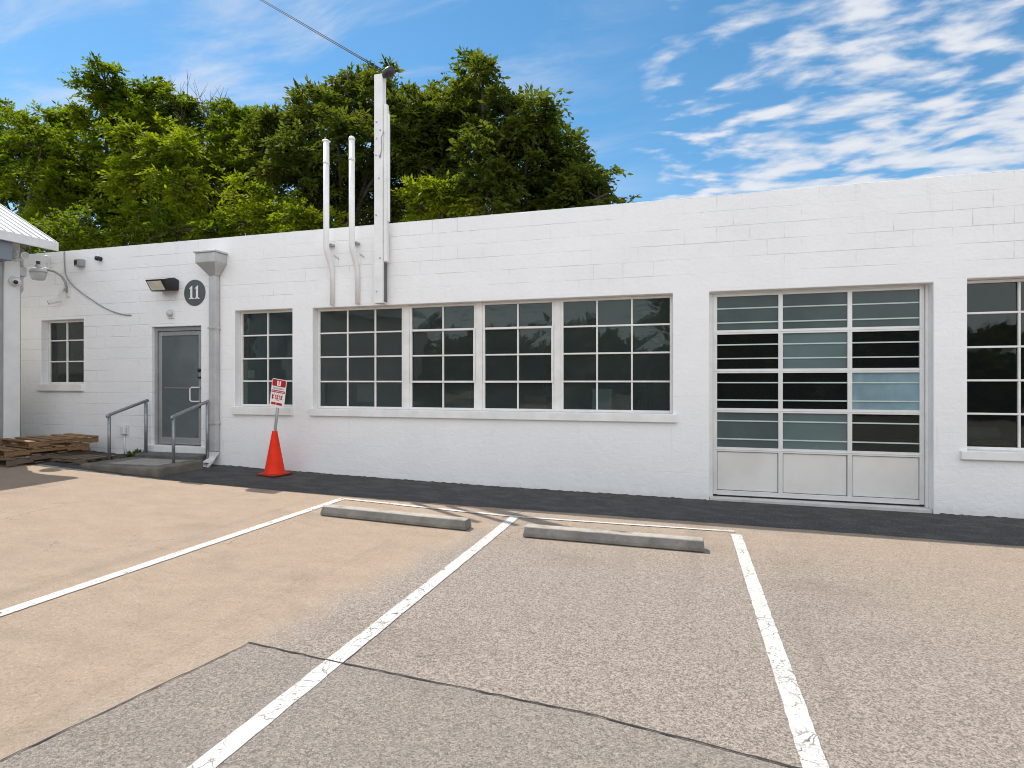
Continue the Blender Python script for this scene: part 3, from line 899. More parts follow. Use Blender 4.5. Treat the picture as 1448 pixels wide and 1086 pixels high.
# wall floodlight over the entrance
t = empty('floodlight', (-8.5, 0, 3.17), 'black wall floodlight tilted down beside the round number sign', 'floodlight')
prof = [(-.008, 3.29), (-.10, 3.315), (-.17, 3.30), (-.335, 3.255), (-.215, 3.075), (-.03, 3.10), (-.008, 3.12)]
MB().prism([(-8.70, y, z) for y, z in prof], (.385, 0, 0)).build('housing', 'black_metal', t, .012, 2)
d = Vector((0, .12, -.18)).normalized(); nrm = Vector((0, d.z, -d.y))
a = Vector((-8.668, -.335, 3.255)) + d * .022; q = [a, a + Vector((.29, 0, 0)), a + Vector((.29, 0, 0)) + d * .165, a + d * .165]
q = [p + nrm * .001 + d * .008 for p in q]
MB().prism(q, nrm * .006).build('lens', 'lens', t)
MB().box(-8.56, -8.45, -.012, -.001, 3.13, 3.27).build('back_plate', 'black_metal', t)

# number sign
t = empty('number_sign', (-7.985, 0, 3.055), 'round dark grey sign with a white number 11 over the entrance', 'sign')
MB().lathe((-7.985, -.002, 3.055), (0, -1, 0), [(0, .222), (.008, .222), (.012, .217)], 48).build('disc', 'sign_grey', t)
nm = MB()
for cx0 in (-8.045, -7.925):
    z0, z1 = 2.945, 3.175
    nm.prism([(cx0 - .020, -.0145, z0 + .018), (cx0 + .020, -.0145, z0 + .018), (cx0 + .020, -.0145, z1), (cx0 + .006, -.0145, z1 - .004), (cx0 - .046, -.0145, z1 - .046), (cx0 - .046, -.0145, z1 - .056), (cx0 - .020, -.0145, z1 - .046)], (0, -.005, 0))
    nm.prism([(cx0 - .052, -.0145, z0), (cx0 - .018, -.0145, z0 + .008), (cx0 + .018, -.0145, z0 + .008), (cx0 + .052, -.0145, z0), (cx0 + .052, -.0145, z0 + .012), (cx0 + .0205, -.0145, z0 + .03), (cx0 - .0205, -.0145, z0 + .03), (cx0 - .052, -.0145, z0 + .012)], (0, -.0046, 0))
nm.build('numeral', 'sign_white', t)

# little clear sensor above the door
t = empty('door_lamp', (-8.49, 0, 2.70), 'small clear plastic wall lamp just above the entrance door', 'wall lamp')
MB().box(-8.545, -8.425, -.02, -.001, 2.63, 2.79).build('base', 'white_plastic', t, .008, 2)
MB().lathe((-8.485, -.021, 2.715), (0, -1, 0), [(0, .05), (.03, .05), (.055, .04), (.066, .02)], 18).build('dome', 'clear_lens', t)

# conduit stubs over the roof, and the service mast
G = 'white conduits above the window'
def conduit(x, top, cap, label):
    t = empty('conduit', (x + .02, 0, 2.74), label, 'conduit', G)
    m = MB().tube([(x, -.155, top), (x, -.155, 3.60), (x + .005, -.14, 3.555), (x + .018, -.045, 3.30), (x + .022, -.03, 3.25), (x + .022, -.03, 2.745)], [.045, .045, .045, .038, .034, .034], 14)
    m.build('pipe', 'white_paint', t)
    if cap == 'hood': MB().lathe((x, -.155, top + .001), (0, 0, 1), [(0, .050), (.02, .052), (.05, .038), (.065, .01)], 14).build('cap', 'white_paint', t)
    else: MB().box(x - .048, x + .048, -.20, -.11, top + .001, top + .02).build('cap', 'white_paint', t, .004, 1)
    MB().box(x - .052, x + .052, -.104, -.002, 3.66, 3.69).build('bracket', 'galvanised', t)
    MB().tube([(x + .05, -.02, 3.52), (x + .13, -.015, 3.46)], .006, 6).build('tie_wire', 'galvanised', t)
    MB().lathe((x, -.155, 4.9), (0, 0, 1), [(0, .049), (.05, .049)], 14).build('coupling', 'white_paint', t)
conduit(-5.31, 5.25, 'flat', 'thin white conduit with a flat top, the one further from the mast')
conduit(-4.862, 5.22, 'hood', 'thin white conduit with a rounded top, next to the mast')

t = empty('service_mast', (-4.42, -.1, 2.72), 'tall white steel service mast on the wall where the overhead cables end', 'mast')
MB().box(-4.487, -4.345, -.15, -.03, 2.725, 6.17).build('post', 'white_paint', t, .008, 2)
MB().box(-4.343, -4.29, -.125, -.05, 3.35, 5.72).build('raceway', 'white_paint', t, .006, 1)
MB().box(-4.29, -4.262, -.11, -.06, 3.95, 5.58).build('raceway', 'white_paint', t, .006, 1)
MB().box(-4.343, -4.332, -.10, -.03, 2.75, 3.34).build('edge_channel', 'edge_grey', t)
wh = MB().lathe((-4.35, -.12, 6.14), (.75, -.1, .25), [(0, .03), (.03, .055), (.10, .075), (.16, .07), (.20, .03)], 16)
wh.build('weatherhead', 'black_metal', t)
r = random.Random(8)
for z in (2.9, 3.4, 4.05, 4.6, 4.95, 5.2, 5.32, 5.45): MB().lathe((-4.42 + r.uniform(-.04, .04), -.151, z), (0, -1, 0), [(0, .012), (.012, .010)], 8).build('bolt', 'galvanised', t)
MB().tube([(-4.40, -.158, 4.95), (-4.38, -.16, 4.9), (-4.35, -.162, 5.05), (-4.36, -.16, 5.2), (-4.33, -.14, 5.3)], .006, 6).build('tie_wire', 'grey_cable', t)

G = 'pair of overhead cables'
for k, (dx, dz, nm_) in enumerate(((0, 0, 'upper of the two thin black overhead cables running to the mast head'), (-.05, -.045, 'lower of the two thin black overhead cables running to the mast head'))):
    A_ = Vector((-4.30, -.16, 6.19 + dz * .6)); B_ = Vector((-8.98 + dx, 2.5, 9.94))
    D_ = (B_ - A_)
    pts = []
    for i in range(25):
        s = i / 24 * 3.0
        p = A_ + D_ * s; p.z += -.0 * s
        pts.append(p)
    tag(MB().tube(pts, (.0075), 6).build('overhead_cable', 'cable', None), nm_, 'cable', G)

# yard light on a curved arm with a camera under it
t = empty('yard_light', (-10.87, 0, 3.24), 'white yard light with a plastic bowl on a curved arm, left of the number sign', 'wall lamp')
MB().tube([(-10.87, -.03, 3.18), (-10.87, -.06, 3.36), (-10.89, -.11, 3.46), (-10.93, -.20, 3.535), (-11.0, -.30, 3.565), (-11.03, -.36, 3.57)], .022, 12).build('arm', 'grey_frame', t)
MB().box(-10.91, -10.83, -.03, -.001, 3.10, 3.30).build('bracket', 'white_plastic', t, .006, 1)
C_ = (-11.06, -.40, 3.50)
MB().lathe(C_, (0, 0, 1), [(0, .135), (.02, .140), (.05, .125), (.075, .07), (.09, .06), (.13, .055), (.14, .03)], 24).build('shade', 'white_plastic', t)
MB().lathe(C_, (0, 0, -1), [(.001, .128), (.05, .125), (.13, .10), (.145, .08), (.15, .02)], 24).build('bowl', 'clear_lens', t)
MB().lathe((-11.06, -.40, 3.641), (0, 0, 1), [(0, .03), (.05, .034), (.055, .01)], 12).build('photocell', 'sign_grey', t)

def bullet_camera(root, base, tip, look, white='white_plastic'):
    base, tip = Vector(base), Vector(tip); look = Vector(look).normalized()
    MB().tube([base, base + Vector((0, -.05, -.01)), tip + Vector((0, .02, .03)), tip], .022, 10).build('bracket', white, root)
    MB().lathe(tip - look * .07, look, [(0, .030), (.02, .038), (.15, .038), (.17, .046), (.20, .046)], 18).build('housing', white, root)
    MB().lathe(tip + look * .131, look, [(0, .036), (.004, .034), (.006, .02)], 16).build('lens', 'black_metal', root)
t = empty('security_camera', (-10.93, 0, 3.2), 'small white bullet camera on a bent bracket under the yard light', 'camera')
bullet_camera(t, (-10.95, -.02, 3.24), (-11.0, -.12, 3.02), (-.55, -.75, -.30))
t = empty('security_camera', (-10.87, -.9, 3.24), 'round white dome camera on the neighbouring white column', 'camera')
MB().lathe((-10.899, -.90, 3.24), (1, 0, 0), [(0, .085), (.03, .09), (.06, .085)], 20).build('base', 'white_plastic', t)
MB().lathe((-10.838, -.90, 3.24), (.8, -.6, -.25), [(0, .07), (.05, .068), (.08, .05), (.09, .03)], 18).build('housing', 'white_plastic', t)
MB().lathe((-10.77, -.953, 3.215), (.8, -.6, -.25), [(0, .034), (.012, .03), (.015, .012)], 14).build('lens', 'black_metal', t)

t = empty('junction_box', (-10.54, 0, 3.70), 'small grey box with a dark face high on the wall near the yard light', 'box')
MB().box(-10.62, -10.46, -.10, -.001, 3.635, 3.765).build('body', 'grey_plastic', t, .008, 1)
MB().box(-10.605, -10.535, -.104, -.101, 3.66, 3.74).build('face', 'black_metal', t)
tag(MB().lathe((-10.09, -.001, 3.755), (0, -1, 0), [(0, .04), (.05, .04), (.055, .045), (.09, .042), (.1, .02)], 16).build('wall_sensor', 'black_metal', None), 'tiny black round sensor near the top of the wall', 'sensor')
cb = [(-10.97, -.012, 3.95), (-10.96, -.012, 3.72), (-10.93, -.012, 3.52), (-10.80, -.012, 3.35), (-10.55, -.012, 3.17), (-10.30, -.012, 3.03), (-10.05, -.012, 2.90), (-9.80, -.012, 2.80), (-9.55, -.012, 2.735), (-9.40, -.012, 2.722), (-9.38, -.001, 2.72)]
def smooth(pts, n=6):
    P = [Vector(p) for p in pts]; out = []
    for i in range(len(P) - 1):
        p0, p1, p2, p3 = P[max(i - 1, 0)], P[i], P[i + 1], P[min(i + 2, len(P) - 1)]
        for k in range(n):
            s = k / n
            out.append(.5 * ((2 * p1) + (p2 - p0) * s + (2 * p0 - 5 * p1 + 4 * p2 - p3) * s * s + (3 * p1 - p0 - 3 * p2 + p3) * s ** 3))
    return out + [P[-1]]
tag(MB().tube(smooth(cb), .010, 8).build('wall_cable', 'grey_cable', None), 'loose grey cable sagging across the wall from under the yard light', 'cable')
tag(MB().tube(smooth([(-11.33, -.03, 3.60), (-11.33, -.03, 3.83), (-11.35, -.06, 3.87), (-11.37, -.10, 3.85)]), .016, 8).build('vent_stub', 'white_plastic', None), 'short white hooked pipe at the top of the wall below the neighbouring eave', 'pipe')

t = empty('outlet_box', (-9.50, 0, .66), 'small white weatherproof outlet box low on the wall behind the handrail', 'outlet')
MB().box(-9.56, -9.42, -.012, -.001, .60, .78).build('plate', 'white_plastic', t, .004, 1)
MB().box(-9.565, -9.47, -.075, -.013, .61, .75).build('cover', 'white_plastic', t, .015, 2)
MB().tube([(-9.52, -.02, .61), (-9.52, -.015, .25)], .012, 8).build('conduit', 'white_paint', t)

# ------------------------------------------------------------------ entrance steps and rails
def rough_block(x0, x1, y0, y1, z0, z1, seed, skew=0):
    """a slab with slightly worn, uneven edges"""
    bm = bmesh.new(); r = random.Random(seed)
    bmesh.ops.create_cube(bm, size=1)
    bmesh.ops.subdivide_edges(bm, edges=bm.edges, cuts=5, use_grid_fill=True)
    for v_ in bm.verts:
        x = x0 + (v_.co.x + .5) * (x1 - x0); y = y0 + (v_.co.y + .5) * (y1 - y0); z = z0 + (v_.co.z + .5) * (z1 - z0)
        n = sum(abs(abs(c) - .5) < 1e-4 for c in v_.co)
        j = .006 if n >= 2 else .002
        v_.co = (x + r.uniform(-j, j) + skew * (y - y0), y + r.uniform(-j, j), z + r.uniform(-j, j) * .6)
    mb = MB(); bm.verts.index_update()
    mb.add([v_.co for v_ in bm.verts], [[v_.index for v_ in f.verts] for f in bm.faces]); bm.free()
    return mb
tag(rough_block(-8.97, -7.66, -.36, -.002, -.1, .327, 3).build('doorstep', 'dark_step', None, .012, 2), 'dark concrete upper step right under the entrance threshold', 'step')
t = rough_block(-8.93, -7.43, -1.26, -.37, -.1, .282, 4).build('entrance_slab', 'step_concrete', None, .035, 3)
tag(t, 'low wide concrete slab in front of the entrance step', 'step')
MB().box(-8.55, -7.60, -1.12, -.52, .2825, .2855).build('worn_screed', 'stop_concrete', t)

G = 'grey pipe handrails at the entrance'
def rail(x, label, zl, zu):
    t = empty('handrail', (x, -.45, .25), label, 'handrail', G)
    MB().tube([(x, -.80, zl), (x, -.80, .99)], .024, 12).build('post', 'rail_metal', t)
    MB().tube([(x, -.13, zu), (x, -.13, 1.185)], .026, 12).build('post', 'rail_metal', t)
    MB().tube(smooth([(x, -.83, .985), (x, -.80, 1.005), (x, -.45, 1.115), (x, -.13, 1.212), (x, -.10, 1.215)], 3), .026, 12).build('top_rail', 'rail_metal', t)
rail(-8.905, 'grey sloping pipe handrail in front of the outlet box, left of the door', .27, .322)
rail(-7.60, 'grey sloping pipe handrail in front of the door handle side, by the downspout', .27, .15)

# weeds beside the step
def leaves(name, mat, parent, centers, radii, per, rachis, leaflet, width, seed, droop=.35, pairs=3, up=.35):
    """sprays of paired leaflets, rooted at the points given; arrays, one mesh"""
    rng = np.random.default_rng(seed)
    C_ = np.repeat(np.asarray(centers, float), per, axis=0); O_ = np.repeat(np.asarray(radii, float), per, axis=0)
    n = len(C_)
    d = rng.normal(size=(n, 3)) + O_ * 1.0; d[:, 2] += up
    d /= np.linalg.norm(d, axis=1, keepdims=True)
    L = rachis * rng.uniform(.6, 1.25, n)
    side = np.cross(d, [0, 0, 1.0]) + rng.normal(scale=.25, size=(n, 3)); side /= np.linalg.norm(side, axis=1, keepdims=True)
    V, F = [], []
    for k in range(2 * pairs + 1):
        s = (k // 2 + 1) / (pairs + .6)
        base = C_ + d * (L * s)[:, None]; base[:, 2] -= droop * L * s * s
        if k == 2 * pairs:
            ax = d.copy(); ax[:, 2] -= .8 * droop
        else:
            sg = 1 if k % 2 else -1
            ax = d * .55 + side * sg * .9; ax[:, 2] -= droop * .7
        ax += rng.normal(scale=.16, size=(n, 3)); ax /= np.linalg.norm(ax, axis=1, keepdims=True)
        up_ = np.cross(ax, np.cross([0, 0, 1.0], ax) + rng.normal(scale=.55, size=(n, 3)))
        wv_ = np.cross(ax, up_); wv_ /= (np.linalg.norm(wv_, axis=1, keepdims=True) + 1e-9)
        nv = np.cross(wv_, ax)
        ll = leaflet * rng.uniform(.55, 1.4, n); ww = width * rng.uniform(.75, 1.2, n)
        p0 = base; p2 = base + ax * ll[:, None]; mid = base + ax * (ll * .45)[:, None]
        p1 = mid + wv_ * ww[:, None] + nv * (ww * .3)[:, None]; p3 = mid - wv_ * ww[:, None] + nv * (ww * .3)[:, None]
        V.append(np.stack([p0, p1, p2, p3], 1))
    V = np.concatenate(V).reshape(-1, 3)
    nq = len(V) // 4
    base = Vector((0, 0, 0)) if parent is None else parent.matrix_basis.translation
    V = V - np.array(base)
    me = bpy.data.meshes.new(name)
    me.vertices.add(len(V)); me.vertices.foreach_set('co', V.ravel())
    idx = np.arange(nq * 4).reshape(-1, 4)
    me.loops.add(nq * 4); me.loops.foreach_set('vertex_index', idx.ravel())
    me.polygons.add(nq)
    me.polygons.foreach_set('loop_start', np.arange(0, nq * 4, 4)); me.polygons.foreach_set('loop_total', np.full(nq, 4))
    me.update(calc_edges=True)
    me.materials.append(MATS[mat])
    o = bpy.data.objects.new(name, me); COL.objects.link(o)
    if parent is not None: o.parent = parent
    return o
wr = np.random.default_rng(2)
wc = np.column_stack([wr.uniform(-9.12, -8.86, 26), wr.uniform(-.42, -.05, 26), np.full(26, .21)])
wo_ = leaves('weeds', 'weed', None, wc, np.tile([0, 0, 1.0], (26, 1)), 4, .14, .07, .014, 5, .3, 3, .9)
tag(wo_, 'green weeds growing beside the dark upper step', 'weeds', None, 'stuff')

# ------------------------------------------------------------------ cone with the sign stuck in it
cxx, cyy = -6.06, -.40; cz = gz(cxx)
t = empty('traffic_cone', (cxx, cyy, cz), 'orange traffic cone on the dark asphalt holding up a signpost', 'traffic cone')
t.rotation_euler.z = 0
Rz = Matrix.Translation((cxx, cyy, cz)) @ Matrix.Rotation(math.radians(-9), 4, 'Z')
MB().box(-.195, .195, -.195, .195, .006, .040, Rz).build('base', 'cone_base', t, .014, 2)
MB().lathe((cxx, cyy, cz + .036), (0, 0, 1), [(0, .165), (.012, .160), (.03, .148), (.62, .042), (.645, .040)], 32).build('body', 'cone_orange', t)
G = None
tilt = Matrix.Translation((cxx, cyy + .0, cz + .62)) @ Matrix.Rotation(math.radians(9.0), 4, 'Y') @ Matrix.Rotation(math.radians(2), 4, 'X')
t = empty('parking_sign', (cxx, cyy, cz + .45), 'red and white parking notice leaning on a steel post stuck in the cone', 'sign')
def T(p): return tilt @ Vector(p)
MB().tube([T((0, 0, -.42)), T((0, 0, 0.1)), T((0, 0, .85))], .022, 12).build('post', 'galvanised', t)
pw, pb, ph, pr = .132, .43, .87, .03
def rr(x0, x1, z0, z1, r, y):
    pts = []
    for cx, czz, a0 in ((x1 - r, z0 + r, -90), (x1 - r, z1 - r, 0), (x0 + r, z1 - r, 90), (x0 + r, z0 + r, 180)):
        for k in range(6):
            a = math.radians(a0 + 18 * k); pts.append(T((cx + r * math.cos(a), y, czz + r * math.sin(a))))
    return pts
nv = (tilt.to_3x3() @ Vector((0, -1, 0)))
plate = MB().prism(rr(-pw, pw, pb, ph, pr, -.024), nv * .004).build('plate', 'sign_white', t)
ink = MB()
def bar(m, x0, x1, z0, z1, y=-.0285): m.prism([T((x0, y, z0)), T((x1, y, z0)), T((x1, y, z1)), T((x0, y, z1))], nv * .0006)
ink.prism(rr(-.122, .122, 0.7550, 0.8600, .024, -.0285), nv * .0006)
bar(ink, -.122, .122, 0.6600, 0.6960)
# the faded red wording: broken strokes
x = -.105
for w_ in (.05, .022, .04, .018, .045):
    bar(ink, x, x + w_ * .5, 0.5550, 0.6250); bar(ink, x, x + w_ * .8, 0.5650, 0.5770); bar(ink, x, x + w_ * .8, 0.6020, 0.6150); bar(ink, x + w_ * .7, x + w_ * 0.7800, .74, 0.6120)
    x += w_ + .007
bar(ink, -.02, .035, 0.5420, 0.5520)
bar(ink, -.105, -.022, 0.4700, 0.5080); bar(ink, -.012, .092, 0.4700, 0.5080)
ink.build('red_print', 'sign_red', plate)
w2 = MB()
bar(w2, -.034, -.008, 0.7680, 0.8420, -.0295); bar(w2, .008, .034, 0.7680, 0.8420, -.0295); bar(w2, -.0078, .0078, 0.7680, 0.7800, -.0295)
bar(w2, -.110, .110, 0.6750, 0.6810, -.0295)
w2.build('white_print', 'sign_white', plate)
g2 = MB(); x = -.10
for w_ in (.016, .02, .012, .03, .018, .014, .022, .016):
    bar(g2, x, x + w_, 0.7120, 0.7360); x += w_ + .006
g2.build('faded_print', 'sign_faded', plate)

# ------------------------------------------------------------------ wheel stops
def wheel_stop(x0, x1, y, yaw, label, seed):
    L = x1 - x0; cx = (x0 + x1) / 2; z = gz(cx) + .006
    slope = math.atan2(gz(x1) - gz(x0), L)
    bm = bmesh.new(); r = random.Random(seed)
    prof = [(-.085, 0), (-.085, .035), (-.060, .100), (.060, .100), (.085, .035), (.085, 0)]
    n = 26; rows = []
    for i in range(n + 1):
        xx = -L / 2 + L * i / n
        inset = 0
        rows.append([bm.verts.new((xx + (0.012 * (1 if i == 0 else -1 if i == n else 0)) * (h > .05), q * (1 + r.uniform(-.02, .02)) + r.uniform(-.0015, .0015), h + (r.uniform(-.0025, .0015) if h > .05 else 0))) for q, h in prof])
    for a, b in zip(rows, rows[1:]):
        for k in range(6):
            bm.faces.new((a[k], a[(k + 1) % 6], b[(k + 1) % 6], b[k]))
    bm.faces.new(rows[0][::-1]); bm.faces.new(rows[-1])
    bmesh.ops.recalc_face_normals(bm, faces=bm.faces)
    me = bpy.data.meshes.new('wheel_stop'); bm.to_mesh(me); bm.free()
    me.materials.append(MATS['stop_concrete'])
    o = bpy.data.objects.new('wheel_stop', me); COL.objects.link(o)
    o.location = (cx, y, z); o.rotation_euler = (0, -slope, yaw)
    bv = o.modifiers.new('bevel', 'BEVEL'); bv.width = .010; bv.segments = 2; bv.limit_method = 'ANGLE'; bv.angle_limit = math.radians(30)
    tag(o, label, 'wheel stop', 'concrete wheel stops')
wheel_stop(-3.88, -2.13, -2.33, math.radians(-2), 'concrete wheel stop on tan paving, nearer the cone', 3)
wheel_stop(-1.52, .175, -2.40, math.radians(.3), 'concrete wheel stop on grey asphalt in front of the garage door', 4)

# ------------------------------------------------------------------ pallets
def make_pallet(label, wood_, L=1.2, W=.95, h=.125, boards=7, seed=1):
    t = empty('wooden_pallet', (0, 0, 0), label, 'pallet', 'weathered wooden pallets')
    r = random.Random(seed)
    dk = MB()
    bw = L / (boards * 1.45)
    for k in range(boards):
        y = k * (L - bw) / (boards - 1) + r.uniform(-.02, .02)
        sk = r.uniform(-.012, .012)
        m = Matrix.Translation((-W / 2, y + bw / 2, h - .018)) @ Matrix.Rotation(r.uniform(-.025, .025), 4, 'Z') @ Matrix.Rotation(r.uniform(-.008, .008), 4, 'Y')
        dk.box(-W / 2 - r.uniform(0, .02), W / 2 + r.uniform(0, .02), -bw / 2, bw / 2 * r.uniform(.8, 1), 0, .018, m)
    dk.build('deck', wood_, t, .003, 1)
    for x in (-.04, -W / 2 + .02, -W):
        MB().box(x, x + .04, 0, L * .28, .019, h - .020).box(x, x + .04, L * .281, L * .72, .045, h - .020).box(x, x + .04, L * .721, L, .019, h - .020).build('stringer', wood_, t, .003, 1)
    bt_ = MB()
    for k in range(4):
        y = k * (L - bw) / 3 if 0 < k < 3 else (0 if k == 0 else L - bw)
        bt_.box(-W, 0, y, y + bw, 0, .018)
    bt_.build('bottom_boards', wood_, t, .003, 1)
    return t
def place(t, corner, yaw, tip=0.0, roll=0.0):
    t.location = corner; t.rotation_euler = (tip, roll, yaw)
place(make_pallet('bottom pallet of the stack, greyed wood, resting on the asphalt', 'old_wood', 1.35, .95, .115, 7, 1), (-9.73, -1.74, .262), math.radians(4), .012)
place(make_pallet('middle pallet of the stack, brown wood turned slightly to the right', 'pallet_wood', 1.15, .95, .11, 7, 2), (-9.92, -1.66, .378), math.radians(-13), .010)
place(make_pallet('top pallet of the stack with warm brown deck boards', 'pallet_wood', 1.0, .95, .11, 6, 3), (-9.88, -1.34, .49), math.radians(-11), .012, .006)
place(make_pallet('lone flat pallet against the wall behind the left handrail', 'old_wood', .95, .50, .10, 5, 4), (-9.05, -.58, .222), math.radians(90), 0, 0)

# ------------------------------------------------------------------ the neighbour on the left
nb = empty('neighbouring_building', (-10.9, -5, .3), 'white building with a pale metal roof and blue grey shutter box at the left edge', 'building')
MB().box(-18, -10.9, -1.04, -.80, -.2, 3.95).box(-18, -10.901, -14, -6.0, -.2, 3.95).box(-18, -11.2, -6.0, -1.04, -.2, 3.95).box(-11.2, -10.902, -6.0, -1.04, 3.55, 3.95).build('wall', 'column_white', nb, .008, 2)
rise = (4.78 - 3.98) / (11.94 - 10.51)
xr = -14.5
ry0, ry1 = -.45, -14.5
zr = 3.98 + rise * (-10.51 - xr)
rf = MB()
rf.prism([(-10.51, ry0, 3.98), (xr, ry0, zr), (xr - 4.2, ry0, zr - rise * 4.2), (xr - 4.2, ry0, zr - rise * 4.2 - .05), (xr, ry0, zr - .05), (-10.51, ry0, 3.93)], (0, ry1 - ry0, 0))
nrm = Vector((rise, 0, 1)).normalized()
for k in range(110):
    y = ry0 - .03 - k * .13
    if y < ry1: break
    rf.prism([Vector((-10.52, y, 3.98 + .005)), Vector((xr, y, zr + .005)), Vector((xr, y, zr + .005)) + nrm * .014, Vector((-10.52, y, 3.985)) + nrm * .014], (0, -.022, 0))
rf.build('roof', 'metal_roof', nb)
MB().box(-10.532, -10.492, ry1, ry0, 3.825, 3.975).build('fascia', 'white_paint', nb, .004, 1)
MB().prism([(-10.535, ry0 + .002, 3.83), (-10.535, ry0 + .002, 3.91), (xr, ry0 + .002, zr - .07), (xr, ry0 + .002, zr - .17), (-11.05, ry0 + .002, 4.02)], (0, -.03, 0)).build('barge_board', 'white_paint', nb)
MB().box(-11.3, -10.534, ry1, ry0 - .04, 3.93, 3.95).build('soffit', 'old_wood', nb)
MB().box(-10.9, -10.60, -5.2, -1.11, 3.53, 3.868).build('shutter_box', 'header_blue', nb, .008, 1)
MB().box(-11.19, -10.93, -1.14, -1.042, .2, 3.548).build('shutter_frame', 'grey_frame', nb, .004, 1)
rl = MB()
for k in range(44): rl.box(-11.14 + .004 * (k % 2), -11.10 + .004 * (k % 2), -5.9, -1.142, .25 + k * .075, .25 + k * .075 + .0745)
rl.build('roller_shutter', 'roller', nb)

t = empty('twin_floodlight', (-10.8, -.86, 3.72), 'pale twin floodlight under the eave at the corner of the neighbouring building', 'floodlight')
MB().box(-10.898, -10.80, -.93, -.81, 3.60, 3.73).build('housing', 'white_plastic', t, .02, 2)
MB().lathe((-10.80, -.93, 3.69), (.7, -.8, -.15), [(0, .04), (.05, .06), (.09, .065)], 18).build('lamp_head', 'white_plastic', t)
MB().lathe((-10.79, -.83, 3.69), (.9, -.2, -.15), [(0, .04), (.05, .06), (.09, .065)], 18).build('lamp_head', 'white_plastic', t)
MB().lathe((-10.736, -1.003, 3.676), (.7, -.8, -.15), [(0, .055), (.006, .05)], 18).build('lens', 'clear_lens', t)
MB().lathe((-10.708, -.848, 3.676), (.9, -.2, -.15), [(0, .055), (.006, .05)], 18).build('lens', 'clear_lens', t)
t = empty('corner_pipe', (-10.99, -.72, .28), 'beige pipe with a square box running down the corner under the eave', 'downspout')
MB().tube([(-10.99, -.74, 3.84), (-10.99, -.74, 3.52)], .045, 12).build('upper_pipe', 'sill_concrete', t)
MB().tube([(-10.99, -.74, 3.36), (-10.99, -.74, 3.12), (-10.99, -.745, 3.09), (-10.99, -.75, 3.05), (-10.99, -.75, .30)], [.045, .045, .03, .018, .018], 12).build('lower_pipe', 'sill_concrete', t)
MB().box(-11.06, -10.92, -.795, -.68, 3.361, 3.519).build('box', 'sill_concrete', t, .008, 1)

